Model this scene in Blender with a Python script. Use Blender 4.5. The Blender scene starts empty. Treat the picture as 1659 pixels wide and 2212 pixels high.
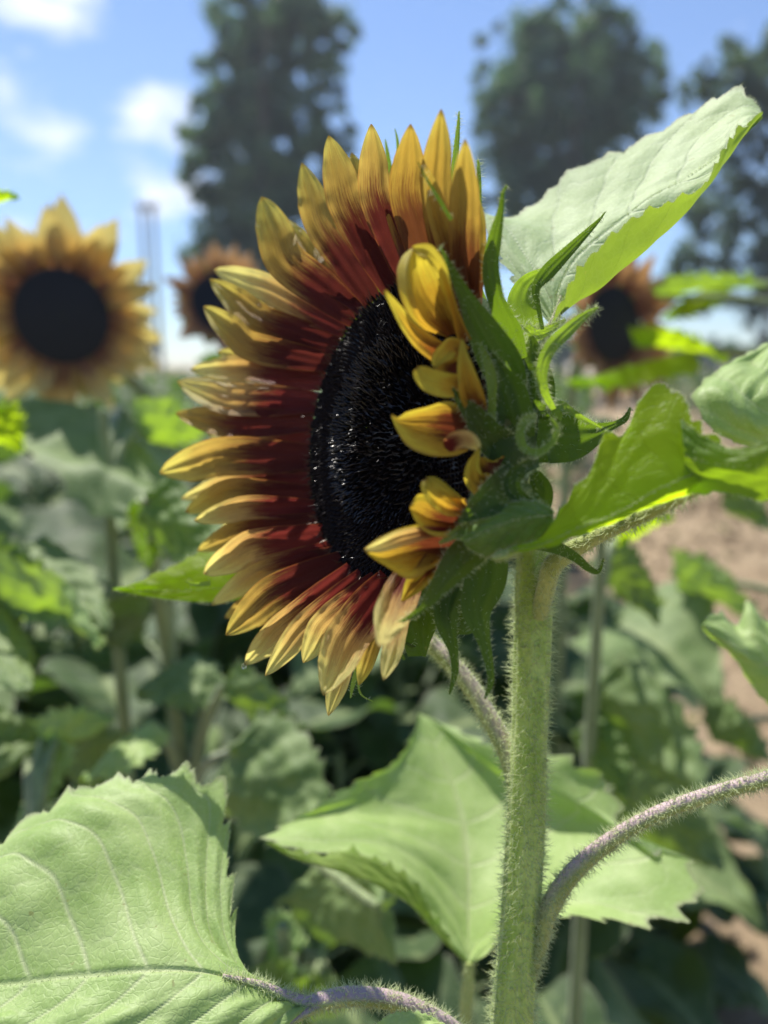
import bpy, math, random
import numpy as np
from mathutils import Vector
rad = math.radians
rng = np.random.default_rng(7)
random.seed(7)
SC = bpy.context.scene
COL = SC.collection

# ------------------------------------------------------------------ camera
FPX, CX, CY = 1662.0, 829.5, 1106.0
PITCH = rad(11.1)
CAM = np.array([0.0, 0.0, 1.25])
RIGHT = np.array([1.0, 0, 0])
FWD = np.array([0, math.cos(PITCH), -math.sin(PITCH)])
UP = np.array([0, math.sin(PITCH), math.cos(PITCH)])
cd = bpy.data.cameras.new('camera')
cam = bpy.data.objects.new('camera', cd); COL.objects.link(cam)
cam.location = CAM; cam.rotation_euler = (rad(90) - PITCH, 0, 0)
cd.sensor_fit = 'VERTICAL'; cd.sensor_height = 34.6; cd.lens = 34.6 * FPX / 2212
cd.clip_start = 0.01; cd.clip_end = 3000
cd.dof.use_dof = True; cd.dof.focus_distance = 0.246; cd.dof.aperture_fstop = 5.0
SC.camera = cam

# ------------------------------------------------------------------ light
SUN_EL, SUN_AZ = rad(59), rad(-27)        # azimuth from +Y towards +X
sdir = np.array([math.cos(SUN_EL) * math.sin(SUN_AZ), math.cos(SUN_EL) * math.cos(SUN_AZ), math.sin(SUN_EL)])
sl = bpy.data.lights.new('sun', 'SUN'); sl.energy = 5.0; sl.angle = rad(0.6); sl.color = (1.0, 0.95, 0.86)
so = bpy.data.objects.new('sun', sl); COL.objects.link(so)
so.rotation_euler = Vector(sdir).to_track_quat('Z', 'Y').to_euler()
SC.view_settings.view_transform = 'Standard'; SC.view_settings.look = 'None'
SC.view_settings.exposure = 0.68; SC.view_settings.gamma = 1.0
SC.cycles.use_denoising = True
SC.cycles.max_bounces = 8; SC.cycles.transmission_bounces = 6
SC.cycles.sample_clamp_indirect = 6

def P(u, v, d):
    """camera-space point (x right, y up, z depth)"""
    return np.array([(u - CX) / FPX * d, (CY - v) / FPX * d, d])
def W(p):
    p = np.asarray(p, float)
    return CAM + p[..., 0:1] * RIGHT + p[..., 1:2] * UP + p[..., 2:3] * FWD
def PW(u, v, d): return W(P(u, v, d))

# ------------------------------------------------------------------ world
w = bpy.data.worlds.new('World'); SC.world = w; w.use_nodes = True
nt = w.node_tree; N = nt.nodes; L = nt.links
bg = N['Background']
sky = N.new('ShaderNodeTexSky'); sky.sky_type = 'NISHITA'; sky.sun_disc = False
sky.sun_elevation = SUN_EL; sky.sun_rotation = SUN_AZ
sky.air_density = 1.0; sky.dust_density = 0.1; sky.ozone_density = 4.0
tc = N.new('ShaderNodeTexCoord')
def vmath(op, a, b=None):
    n = N.new('ShaderNodeVectorMath'); n.operation = op
    if isinstance(a, (tuple, list, np.ndarray)): n.inputs[0].default_value = tuple(a)
    else: L.new(a, n.inputs[0])
    if b is not None:
        if isinstance(b, (tuple, list, np.ndarray)): n.inputs[1].default_value = tuple(b)
        else: L.new(b, n.inputs[1])
    return n
def wmath(op, a, b=None, clamp=False):
    n = N.new('ShaderNodeMath'); n.operation = op; n.use_clamp = clamp
    for i, x in enumerate((a, b)):
        if x is None: continue
        if isinstance(x, (int, float)): n.inputs[i].default_value = x
        else: L.new(x, n.inputs[i])
    return n.outputs[0]
dirv = vmath('NORMALIZE', tc.outputs['Generated']).outputs[0]
noi = N.new('ShaderNodeTexNoise'); noi.inputs['Scale'].default_value = 9.0; noi.inputs['Detail'].default_value = 7; noi.inputs['Roughness'].default_value = 0.62
mp = vmath('MULTIPLY', dirv, (1, 1, 2.4)).outputs[0]; L.new(mp, noi.inputs['Vector'])
cover = None
for (u, v, r, k) in [(140, 5, 100, .95), (60, -30, 110, .9), (185, 65, 50, .8), (0, 170, 60, .8), (320, 235, 95, 1.0), (250, 215, 55, .7), (360, 290, 85, .85),
                     (130, 300, 80, .75), (330, 410, 120, .95), (400, 390, 110, .9), (300, 330, 120, .5), (20, 490, 90, .8), (1600, 700, 220, .55), (-500, 100, 500, .9), (1560, 520, 160, .4), (2500, 0, 700, .8)]:
    dd = W(P(u, v, 1.0)) - CAM; dd = dd / np.linalg.norm(dd)
    ds = vmath('DISTANCE', dirv, dd).outputs['Value']
    x = wmath('MULTIPLY', wmath('SUBTRACT', 1.0, wmath('DIVIDE', ds, r / FPX * 1.5), clamp=True), k)
    cover = x if cover is None else wmath('MAXIMUM', cover, x)
msk = wmath('MULTIPLY', wmath('SUBTRACT', wmath('ADD', wmath('MULTIPLY', noi.outputs['Fac'], 1.9), wmath('MULTIPLY', cover, .95)), 1.42, clamp=True), 1.7, clamp=True)
tint = N.new('ShaderNodeMix'); tint.data_type = 'RGBA'; tint.blend_type = 'MULTIPLY'; tint.inputs[0].default_value = 1.0
L.new(sky.outputs[0], tint.inputs[6]); tint.inputs[7].default_value = (0.84, 0.94, 1.10, 1)
mix = N.new('ShaderNodeMix'); mix.data_type = 'RGBA'; L.new(msk, mix.inputs[0]); L.new(tint.outputs[2], mix.inputs[6])
mix.inputs[7].default_value = (8.2, 8.6, 9.4, 1)
L.new(mix.outputs[2], bg.inputs['Color']); bg.inputs['Strength'].default_value = 0.088

# ------------------------------------------------------------------ materials
MATS = {}
class NT:
    def __init__(s, name):
        m = bpy.data.materials.new(name); m.use_nodes = True; s.m = m; s.t = m.node_tree; s.N = s.t.nodes; s.L = s.t.links
        s.b = s.N['Principled BSDF']; s.o = s.N['Material Output']; MATS[name] = m
    def n(s, t, **kw):
        x = s.N.new(t)
        for k, v in kw.items(): setattr(x, k, v)
        return x
    def put(s, sock, v):
        if isinstance(v, (int, float)): sock.default_value = v
        elif isinstance(v, (tuple, list)): sock.default_value = tuple(v) + ((1,) if len(v) == 3 and len(sock.default_value) == 4 else ())
        else: s.L.new(v, sock)
    def math(s, op, a, b=0.0, clamp=False):
        x = s.n('ShaderNodeMath', operation=op, use_clamp=clamp); s.put(x.inputs[0], a); s.put(x.inputs[1], b); return x.outputs[0]
    def mix(s, f, a, b, blend='MIX'):
        x = s.n('ShaderNodeMix', data_type='RGBA', blend_type=blend); s.put(x.inputs[0], f); s.put(x.inputs[6], a); s.put(x.inputs[7], b); return x.outputs[2]
    def attr(s, name): return s.n('ShaderNodeAttribute', attribute_name=name).outputs['Fac']
    def uv(s):
        x = s.n('ShaderNodeUVMap'); y = s.n('ShaderNodeSeparateXYZ'); s.L.new(x.outputs[0], y.inputs[0]); return x.outputs[0], y.outputs[0], y.outputs[1]
    def obj(s): return s.n('ShaderNodeTexCoord').outputs['Object']
    def noise(s, vec, scale, detail=3, rough=.55, sc=None):
        if sc is not None:
            m_ = s.n('ShaderNodeVectorMath', operation='MULTIPLY'); s.L.new(vec, m_.inputs[0]); m_.inputs[1].default_value = sc; vec = m_.outputs[0]
        x = s.n('ShaderNodeTexNoise'); s.L.new(vec, x.inputs['Vector']); x.inputs['Scale'].default_value = scale
        x.inputs['Detail'].default_value = detail; x.inputs['Roughness'].default_value = rough; return x.outputs['Fac']
    def ramp(s, f, lo, hi):
        x = s.n('ShaderNodeMapRange', interpolation_type='SMOOTHSTEP'); s.put(x.inputs[0], f); x.inputs[1].default_value = lo; x.inputs[2].default_value = hi; return x.outputs[0]
    def bump(s, h, strength, dist):
        x = s.n('ShaderNodeBump'); s.L.new(h, x.inputs['Height']); x.inputs['Strength'].default_value = strength; x.inputs['Distance'].default_value = dist
        s.L.new(x.outputs[0], s.b.inputs['Normal']); return x.outputs[0]
    def rnd(s): return s.n('ShaderNodeObjectInfo').outputs['Random']
    def back(s): return s.n('ShaderNodeNewGeometry').outputs['Backfacing']
    def trans(s, color, fac, nrm=None):
        t = s.n('ShaderNodeBsdfTranslucent'); s.put(t.inputs[0], color)
        mx = s.n('ShaderNodeMixShader'); s.put(mx.inputs[0], fac); s.L.new(s.b.outputs[0], mx.inputs[1]); s.L.new(t.outputs[0], mx.inputs[2]); s.L.new(mx.outputs[0], s.o.inputs[0])

def leaf_mat(name, top1, top2, back, tr, fac=.38, sheen=.25, rough=.5, cell=330., netk=1.0, veincol=(.30, .36, .16)):
    s = NT(name); ob = s.obj()
    n1 = s.noise(ob, 45, 5, .65); n2 = s.noise(ob, 900, 2)
    c = s.mix(s.ramp(n1, .32, .68), top1, top2)
    c = s.mix(s.math('MULTIPLY', s.ramp(n2, .45, .8), .35), c, tuple(min(1, x * 1.5) for x in top2))
    v = s.attr('vein'); c = s.mix(s.math('MULTIPLY', v, .75), c, veincol)
    c = s.mix(s.back(), c, back)
    spk = s.noise(ob, 260, 2, .5); c = s.mix(s.math('MULTIPLY', s.ramp(spk, .70, .76), .55), c, (.24, .19, .08))
    e = s.attr('edge'); c = s.mix(s.math('MULTIPLY', s.ramp(e, .965, 1.0), .6), c, (.26, .22, .20))
    s.put(s.b.inputs['Base Color'], c); s.b.inputs['Roughness'].default_value = rough
    s.b.inputs['Sheen Weight'].default_value = sheen; s.b.inputs['Sheen Roughness'].default_value = .4; s.b.inputs['Sheen Tint'].default_value = (.95, 1, .75, 1); s.b.inputs['Specular IOR Level'].default_value = .3
    vo = s.n('ShaderNodeTexVoronoi', feature='SMOOTH_F1'); s.L.new(ob, vo.inputs['Vector']); vo.inputs['Scale'].default_value = cell
    ve = s.n('ShaderNodeTexVoronoi', feature='DISTANCE_TO_EDGE'); ve.inputs['Scale'].default_value = cell * 1.1
    dn = s.n('ShaderNodeVectorMath', operation='ADD'); s.L.new(ob, dn.inputs[0]); sc_ = s.n('ShaderNodeTexNoise'); s.L.new(ob, sc_.inputs['Vector']); sc_.inputs['Scale'].default_value = 90
    sm = s.n('ShaderNodeVectorMath', operation='SCALE'); s.L.new(sc_.outputs['Color'], sm.inputs[0]); sm.inputs['Scale'].default_value = .006; s.L.new(sm.outputs[0], dn.inputs[1]); s.L.new(dn.outputs[0], ve.inputs['Vector'])
    net = s.ramp(ve.outputs['Distance'], .0, .13)
    h = s.math('ADD', s.math('MULTIPLY', net, .7 * netk), s.math('MULTIPLY', n2, .5)); h = s.math('ADD', h, s.math('MULTIPLY', vo.outputs['Distance'], .5)); h = s.math('ADD', h, s.math('MULTIPLY', v, -2.0))
    s.bump(h, .5, .00035)
    c2 = s.mix(s.math('MULTIPLY', s.math('SUBTRACT', 1.0, net), .14 * netk), c, veincol); s.put(s.b.inputs['Base Color'], c2)
    t = s.mix(s.math('MULTIPLY', v, .5), tr, tuple(x * .45 for x in tr))
    t = s.mix(s.ramp(n1, .3, .75), t, tuple(x * .8 for x in tr))
    s.trans(t, fac)
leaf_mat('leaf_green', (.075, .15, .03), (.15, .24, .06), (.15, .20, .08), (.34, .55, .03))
leaf_mat('leaf_pale', (.30, .44, .14), (.44, .57, .23), (.12, .19, .05), (.42, .66, .03), sheen=.2, netk=.45, veincol=(.66, .68, .44))  # sunlit tone put into the front colour, back kept darker
leaf_mat('leaf_sunlit', (.33, .44, .20), (.45, .55, .31), (.13, .20, .05), (.5, .72, .04), sheen=.12, rough=.62, fac=.28, netk=.25, veincol=(.70, .72, .55))  # whitish sun on the hairy blade put into the base colour
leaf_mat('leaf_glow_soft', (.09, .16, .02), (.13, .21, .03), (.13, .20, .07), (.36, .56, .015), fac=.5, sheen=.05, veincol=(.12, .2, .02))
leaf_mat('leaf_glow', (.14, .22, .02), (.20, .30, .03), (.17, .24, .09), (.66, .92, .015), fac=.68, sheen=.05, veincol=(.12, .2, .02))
leaf_mat('leaf_field_shaded', (.022, .052, .018), (.058, .10, .040), (.09, .13, .06), (.18, .34, .03), fac=.24, sheen=.03, rough=.6, cell=150)  # colour lowered to stand in for shade among the rows
leaf_mat('leaf_field_light', (.10, .165, .055), (.20, .27, .11), (.12, .17, .07), (.32, .52, .03), fac=.24, sheen=.06, rough=.6, cell=150)  # sunlit copy of the field leaf, light put into its colour
leaf_mat('bract_shaded', (.022, .055, .010), (.050, .10, .018), (.05, .10, .02), (.30, .50, .02), fac=.34, sheen=.08, rough=.55, cell=700, veincol=(.12, .18, .05))  # dark copy: shade behind the head put into the bract colour
leaf_mat('bract_lit', (.15, .25, .05), (.25, .35, .08), (.14, .22, .05), (.42, .64, .03), fac=.42, sheen=.15, cell=700, veincol=(.3, .38, .12))  # lit copy: sun on the bracts put into a lighter colour
leaf_mat('weed_green', (.04, .08, .02), (.09, .13, .03), (.07, .11, .03), (.2, .35, .03), fac=.3, sheen=0)

def petal_mat(name, tip, base, back, lo, hi, fac=.40, wing=.5, rough=.5):
    """yellow towards the tip and margins, maroon towards the base; lo..hi = where along the petal it changes"""
    s = NT(name); uv, U, V = s.uv()
    st = s.noise(uv, 1.0, 3, .6, sc=(4, 46, 1)); st2 = s.noise(uv, 1.0, 4, .7, sc=(9, 9, 1)); r = s.rnd()
    fine = s.noise(uv, 1.0, 2, .6, sc=(10, 120, 1))
    a = s.math('ABSOLUTE', s.math('SUBTRACT', V, .5)); a = s.math('MULTIPLY', a, 2)
    f = s.math('ADD', U, s.math('MULTIPLY', s.math('SUBTRACT', st, .5), .6))
    f = s.math('ADD', f, s.math('MULTIPLY', s.math('SUBTRACT', st2, .5), .25))
    f = s.math('ADD', f, s.math('MULTIPLY', s.math('POWER', a, 2.0), wing * .35))
    f = s.math('ADD', f, s.math('MULTIPLY', s.math('SUBTRACT', r, .5), .22))
    k = s.ramp(f, lo, hi)
    mid = tuple((x * .5 + y * .5) for x, y in zip(tip, (base[0] * 2.6, base[1] * 3, base[2])))
    c = s.mix(s.ramp(f, lo, (lo + hi) / 2), base, mid); c = s.mix(s.ramp(f, (lo + hi) / 2, hi), c, tip)
    c = s.mix(s.math('MULTIPLY', s.ramp(fine, .48, .72), .26), c, tuple(x * .6 for x in base))
    bk = s.mix(s.math('MULTIPLY', s.ramp(st, .45, .75), .45), back, (.33, .11, .025))
    bk = s.mix(s.ramp(f, lo * .4, hi * .55), (.22, .07, .02), bk)
    c = s.mix(s.back(), c, bk)
    # thin brown margin and a few speckles, as real petals have
    c = s.mix(s.math('MULTIPLY', s.ramp(a, .88, 1.0), .45), c, (.30, .10, .03))
    sp = s.noise(uv, 1.0, 2, .5, sc=(90, 40, 1)); c = s.mix(s.math('MULTIPLY', s.ramp(sp, .62, .74), .5), c, (.28, .09, .03))
    c = s.mix(s.math('MULTIPLY', s.ramp(U, .955, 1.0), .7), c, (.22, .10, .03))
    s.put(s.b.inputs['Base Color'], c); s.b.inputs['Roughness'].default_value = rough
    s.b.inputs['Specular IOR Level'].default_value = .25
    s.bump(s.math('ADD', st, fine), .7, .0013)
    s.trans(s.mix(1.0, c, (1.6, 1.6, 1.1), 'MULTIPLY'), fac)
petal_mat('petal_bicolour', (.66, .58, .16), (.11, .020, .020), (.66, .56, .13), .42, 1.08)
petal_mat('petal_pale', (.78, .70, .28), (.15, .022, .024), (.72, .64, .24), .32, .90)
petal_mat('petal_yellow', (.62, .52, .07), (.20, .060, .015), (.60, .50, .07), .12, .85, fac=.36, wing=1.1)
petal_mat('petal_inside', (.60, .49, .06), (.13, .030, .014), (.58, .46, .06), .50, 1.25, fac=.34, wing=2.3)
petal_mat('petal_brown_shaded', (.60, .50, .11), (.15, .050, .022), (.58, .46, .09), .38, 1.14, wing=.35, fac=.3)  # brown also carries the shade lying on the upper petals
petal_mat('petal_far', (.62, .52, .22), (.24, .10, .06), (.55, .42, .16), .10, .75, wing=.4, fac=.3)
petal_mat('petal_rusty', (.42, .27, .20), (.19, .08, .06), (.36, .24, .18), .1, .9, wing=.3, fac=.25)

def stem_mat(name, c1, c2, top):
    s = NT(name); ob = s.obj()
    n1 = s.noise(ob, 120, 4, sc=(1, 1, .15)); n2 = s.noise(ob, 900, 3)
    c = s.mix(s.ramp(n1, .35, .65), c1, c2); c = s.mix(s.math('MULTIPLY', s.ramp(n2, .5, .8), .4), c, tuple(x * 1.3 for x in c2))
    c = s.mix(s.attr('vein'), c, top)
    s.put(s.b.inputs['Base Color'], c); s.b.inputs['Roughness'].default_value = .55
    s.b.inputs['Sheen Weight'].default_value = .5; s.b.inputs['Sheen Roughness'].default_value = .35
    s.bump(n2, .5, .001); s.b.inputs['Subsurface Weight'].default_value = .15; s.b.inputs['Subsurface Radius'].default_value = (.002, .003, .001)
stem_mat('stem_green', (.30, .44, .05), (.50, .62, .15), (.46, .58, .14))
stem_mat('petiole', (.28, .34, .08), (.40, .45, .15), (.46, .34, .35))
stem_mat('stem_field', (.17, .22, .09), (.26, .32, .14), (.2, .16, .14))
s = NT('hair_white'); s.put(s.b.inputs['Base Color'], (.70, .78, .42)); s.b.inputs['Roughness'].default_value = .4
s.trans((.85, .9, .7), .5)
s = NT('hair_grey'); s.put(s.b.inputs['Base Color'], (.40, .38, .38)); s.b.inputs['Roughness'].default_value = .5
s.trans((.55, .5, .5), .4)
s = NT('disc_black'); ob = s.obj(); nn = s.noise(ob, 500, 3)
s.put(s.b.inputs['Base Color'], s.mix(nn, (.004, .0035, .0045), (.014, .009, .008))); s.b.inputs['Roughness'].default_value = .38
s = NT('floret_black'); r = s.noise(s.obj(), 260, 2)
s.put(s.b.inputs['Base Color'], s.mix(s.ramp(r, .4, .7), (.003, .0025, .003), (.012, .007, .006))); s.b.inputs['Roughness'].default_value = .26; s.b.inputs['Specular IOR Level'].default_value = .45
s = NT('floret_dull'); s.put(s.b.inputs['Base Color'], (.007, .004, .004)); s.b.inputs['Roughness'].default_value = .5; s.b.inputs['Specular IOR Level'].default_value = .10
s = NT('floret_rim'); s.put(s.b.inputs['Base Color'], (.10, .035, .01)); s.b.inputs['Roughness'].default_value = .4
s = NT('disc_far'); s.put(s.b.inputs['Base Color'], (.006, .007, .010)); s.b.inputs['Roughness'].default_value = .7
s = NT('water'); s.b.inputs['Transmission Weight'].default_value = 1; s.b.inputs['Roughness'].default_value = 0; s.b.inputs['IOR'].default_value = 1.33
s = NT('soil'); ob = s.obj()
n1 = s.noise(ob, 1.3, 6, .6); n2 = s.noise(ob, 22, 6, .7); n3 = s.noise(ob, 140, 3, .6)
c = s.mix(s.ramp(n1, .35, .65), (.29, .205, .115), (.42, .315, .19)); c = s.mix(s.ramp(n2, .4, .75), c, (.20, .14, .085)); c = s.mix(s.math('MULTIPLY', s.ramp(n3, .5, .8), .5), c, (.42, .33, .25))
s.put(s.b.inputs['Base Color'], c); s.b.inputs['Roughness'].default_value = .95
s.bump(s.math('ADD', n2, s.math('MULTIPLY', n3, .3)), .9, .03)
def crown_mat(name, a, b, c3):
    s = NT(name); ob = s.obj(); n1 = s.noise(ob, .8, 3); n2 = s.noise(ob, 6, 2)
    c = s.mix(s.ramp(n1, .35, .65), a, b); c = s.mix(s.ramp(n2, .5, .75), c, c3)
    s.put(s.b.inputs['Base Color'], c); s.b.inputs['Roughness'].default_value = .55; s.trans(s.mix(1.0, c, (1.6, 2.2, .8), 'MULTIPLY'), .28)
crown_mat('crown_spruce', (.060, .12, .085), (.11, .17, .10), (.16, .22, .12))
crown_mat('crown_broad', (.060, .12, .085), (.11, .17, .10), (.16, .22, .12))
crown_mat('crown_airy', (.075, .12, .11), (.12, .165, .13), (.15, .20, .14))
s = NT('bark'); n1 = s.noise(s.obj(), 6, 5, sc=(4, 4, .6)); s.put(s.b.inputs['Base Color'], s.mix(n1, (.05, .04, .032), (.14, .11, .09))); s.b.inputs['Roughness'].default_value = .9; s.bump(n1, .8, .03)
s = NT('weathered_wood'); n1 = s.noise(s.obj(), 5, 4, sc=(6, 6, .4)); s.put(s.b.inputs['Base Color'], s.mix(n1, (.14, .13, .125), (.26, .24, .22))); s.b.inputs['Roughness'].default_value = .85
s = NT('insulator'); s.put(s.b.inputs['Base Color'], (.3, .32, .33)); s.b.inputs['Roughness'].default_value = .3

# ------------------------------------------------------------------ mesh collector
class MB:
    """collects quad patches (camera- or world-space) and links them as one mesh"""
    def __init__(s): s.v = []; s.f = []; s.m = []; s.uv = []; s.a = []; s.e = []; s.n = 0
    def add(s, v, q, mat=0, uv=None, vein=None, edge=None):
        v = np.asarray(v, float).reshape(-1, 3); k = len(v)
        s.v.append(v); s.f.append(np.asarray(q, int) + s.n); s.m.append(np.full(len(q), mat, int)); s.n += k
        s.uv.append(np.zeros((k, 2)) if uv is None else uv); s.a.append(np.zeros(k) if vein is None else vein); s.e.append(np.zeros(k) if edge is None else edge)
    def link(s, name, mats, parent=None, world=False, origin=(0, 0, 0)):
        v = np.concatenate(s.v); v = v if world else W(v)
        v = v - np.asarray(origin, float)
        f = np.concatenate(s.f); f = f if world else f[:, ::-1]; me = bpy.data.meshes.new(name)
        me.vertices.add(len(v)); me.vertices.foreach_set('co', v.ravel())
        me.loops.add(f.size); me.loops.foreach_set('vertex_index', f.ravel().astype(np.int32))
        me.polygons.add(len(f)); me.polygons.foreach_set('loop_start', np.arange(0, f.size, 4, dtype=np.int32))
        me.update(calc_edges=True)
        me.polygons.foreach_set('use_smooth', np.ones(len(f), bool))
        for m in mats: me.materials.append(MATS[m])
        me.polygons.foreach_set('material_index', np.concatenate(s.m).astype(np.int32))
        uv = np.concatenate(s.uv); lay = me.uv_layers.new(name='UVMap'); lay.data.foreach_set('uv', uv[f.ravel()].ravel())
        for nm, arr in (('vein', s.a), ('edge', s.e)):
            at = me.attributes.new(nm, 'FLOAT', 'POINT'); at.data.foreach_set('value', np.concatenate(arr).astype(np.float32))
        me.update(); me.validate()
        o = bpy.data.objects.new(name, me); COL.objects.link(o)
        if parent is not None: o.parent = parent
        return o

def grid_faces(n, m, close=False):
    i, j = np.meshgrid(np.arange(n - 1), np.arange(m if close else m - 1), indexing='ij')
    j2 = (j + 1) % m
    return np.stack([i * m + j, i * m + j2, (i + 1) * m + j2, (i + 1) * m + j], -1).reshape(-1, 4)
def spline(pts, n):
    """catmull-rom through pts, sampled n times by chord length"""
    pts = np.asarray(pts, float); k = len(pts)
    if k == 1: return np.repeat(pts, n, 0)
    if k == 2: return pts[0] + (pts[1] - pts[0]) * np.linspace(0, 1, n)[:, None]
    seg = np.linalg.norm(np.diff(pts[:, :3], axis=0), axis=1) + 1e-9
    T = np.concatenate([[0], np.cumsum(seg)]); T /= T[-1]
    x = np.linspace(0, 1, n); i = np.clip(np.searchsorted(T, x, side='right') - 1, 0, k - 2)
    h = T[i + 1] - T[i]; t = ((x - T[i]) / h)[:, None]; h = h[:, None]
    m = np.zeros_like(pts); m[1:-1] = (pts[2:] - pts[:-2]) / (T[2:] - T[:-2])[:, None]
    m[0] = (pts[1] - pts[0]) / (T[1] - T[0]); m[-1] = (pts[-1] - pts[-2]) / (T[-1] - T[-2])
    return ((2 * t**3 - 3 * t**2 + 1) * pts[i] + (t**3 - 2 * t**2 + t) * h * m[i] + (-2 * t**3 + 3 * t**2) * pts[i + 1] + (t**3 - t**2) * h * m[i + 1])
def nrm(a): return a / (np.linalg.norm(a, axis=-1, keepdims=True) + 1e-12)
def wob(x, seed, f=1.0):
    r = np.random.default_rng(seed); o = 0
    for k in range(4): o = o + np.sin(x * f * (k + 1) * 2.1 + r.uniform(0, 6.3)) / (k + 1)
    return o * .5

def hairs(mb, roots, dirs, length, radius, mat, bend=.4, jit=.35):
    radius = radius * 1.0
    """tapered curved hairs, three-sided"""
    roots = np.asarray(roots); n = len(roots)
    if n == 0: return
    dirs = nrm(nrm(dirs) + rng.normal(0, jit, (n, 3)))
    ln = (length * rng.uniform(.5, 1.15, n))[:, None]
    b = nrm(rng.normal(0, 1, (n, 3))) * bend
    a = nrm(np.cross(dirs, rng.normal(0, 1, (n, 3)))); c = np.cross(dirs, a)
    rings = []
    for t, rr in ((0, 1.0), (.45, .75), (1.0, .12)):
        ctr = roots + dirs * ln * t + b * ln * t * t
        rings.append(np.stack([ctr + (a * math.cos(q) + c * math.sin(q)) * radius * rr for q in (0, 2.094, 4.189)], 1))
    v = np.stack(rings, 1).reshape(n, 9, 3)
    base = (np.arange(n) * 9)[:, None, None]
    q = np.array([[i * 3 + j, i * 3 + (j + 1) % 3, (i + 1) * 3 + (j + 1) % 3, (i + 1) * 3 + j] for i in range(2) for j in range(3)])[None]
    mb.add(v.reshape(-1, 3), (base + q).reshape(-1, 4), mat)

def blade(mb, ctrl, n=26, m=17, cup=.25, ridge=.05, wave=.0, mat=0, seed=0, hair=0, hlen=.0012, hmat=1, flip=False, hedge=True, crease=0.0):
    """a petal or bract: ctrl = (u, v, depth, half width px, roll deg) along the midrib from base to tip"""
    c = [tuple(x) + (0,) * (5 - len(x)) for x in ctrl]
    pts = np.array([list(P(a[0], a[1], a[2])) + [a[3] * a[2] / FPX, rad(a[4])] for a in c])
    s = spline(pts, n); p = s[:, :3]; hw = np.maximum(s[:, 3], 1e-5); roll = s[:, 4]
    T = nrm(np.gradient(p, axis=0)); V = nrm(p)
    S = nrm(np.cross(T, V)); Nn = np.cross(S, T); Nn = np.where((np.sum(Nn * V, 1, keepdims=True) > 0), -Nn, Nn)
    S2 = S * np.cos(roll)[:, None] + Nn * np.sin(roll)[:, None]; N2 = Nn * np.cos(roll)[:, None] - S * np.sin(roll)[:, None]
    t = np.linspace(-1, 1, m)[None, :, None]; x = np.linspace(0, 1, n)[:, None, None]
    off = crease * np.abs(t + .25 * np.sin(seed)) + cup * t**2 + ridge * (np.cos(t * 9.0) * (1 - t**4) + .6 * np.sin(t * 5 + seed)) + wave * wob(x * 3, seed + 3, 2.4) * t + wave * .8 * wob(x * 3, seed + 9, 3.1) * t**2
    off = off * np.sin(np.clip(x * 1.15, 0, 1) * math.pi * .5)**.5
    v = p[:, None] + S2[:, None] * hw[:, None, None] * t * (1 - .12 * abs(cup) * t**2) + N2[:, None] * hw[:, None, None] * off
    g = grid_faces(n, m)
    # front face looks towards the viewer
    if flip: g = g[:, ::-1]
    uv = np.stack([np.repeat(np.linspace(0, 1, n), m), np.tile(np.linspace(0, 1, m), n)], -1)
    # consistent winding
    vv = v.reshape(-1, 3); f0 = g[len(g) // 2]; nn = np.cross(vv[f0[1]] - vv[f0[0]], vv[f0[3]] - vv[f0[0]])
    if (np.dot(nn, N2[n // 2]) < 0) != flip: g = g[:, ::-1]
    tt = np.abs(np.tile(np.linspace(-1, 1, m), n))
    ts = np.tile(np.linspace(-1, 1, m), n); vein = np.clip(1 - tt / .12, 0, 1) * .6 + np.clip(1 - np.abs(tt - .42) / .11, 0, 1) * .35 + np.clip(1 - np.abs(tt - .74) / .1, 0, 1) * .25
    mb.add(vv, g, mat, uv, vein, tt)
    if hair:
        i = rng.integers(1, n - 1, hair); side = rng.choice([0, m - 1], hair)
        if not hedge: side = rng.integers(0, m, hair)
        inner = rng.random(hair) < .3; side = np.where(inner, rng.integers(0, m, hair), side)
        f = rng.random(hair)[:, None]; i2 = np.clip(i + 1, 0, n - 1)
        root = v[i, side] * (1 - f) + v[i2, side] * f
        d = S2[i] * np.sign(side - m / 2 + .5)[:, None] + N2[i] * rng.uniform(-.2, .9, hair)[:, None]
        d = np.where(inner[:, None], N2[i] * 1.0, d)
        hairs(mb, root, d, hlen, .00007, hmat)
    return v

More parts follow.
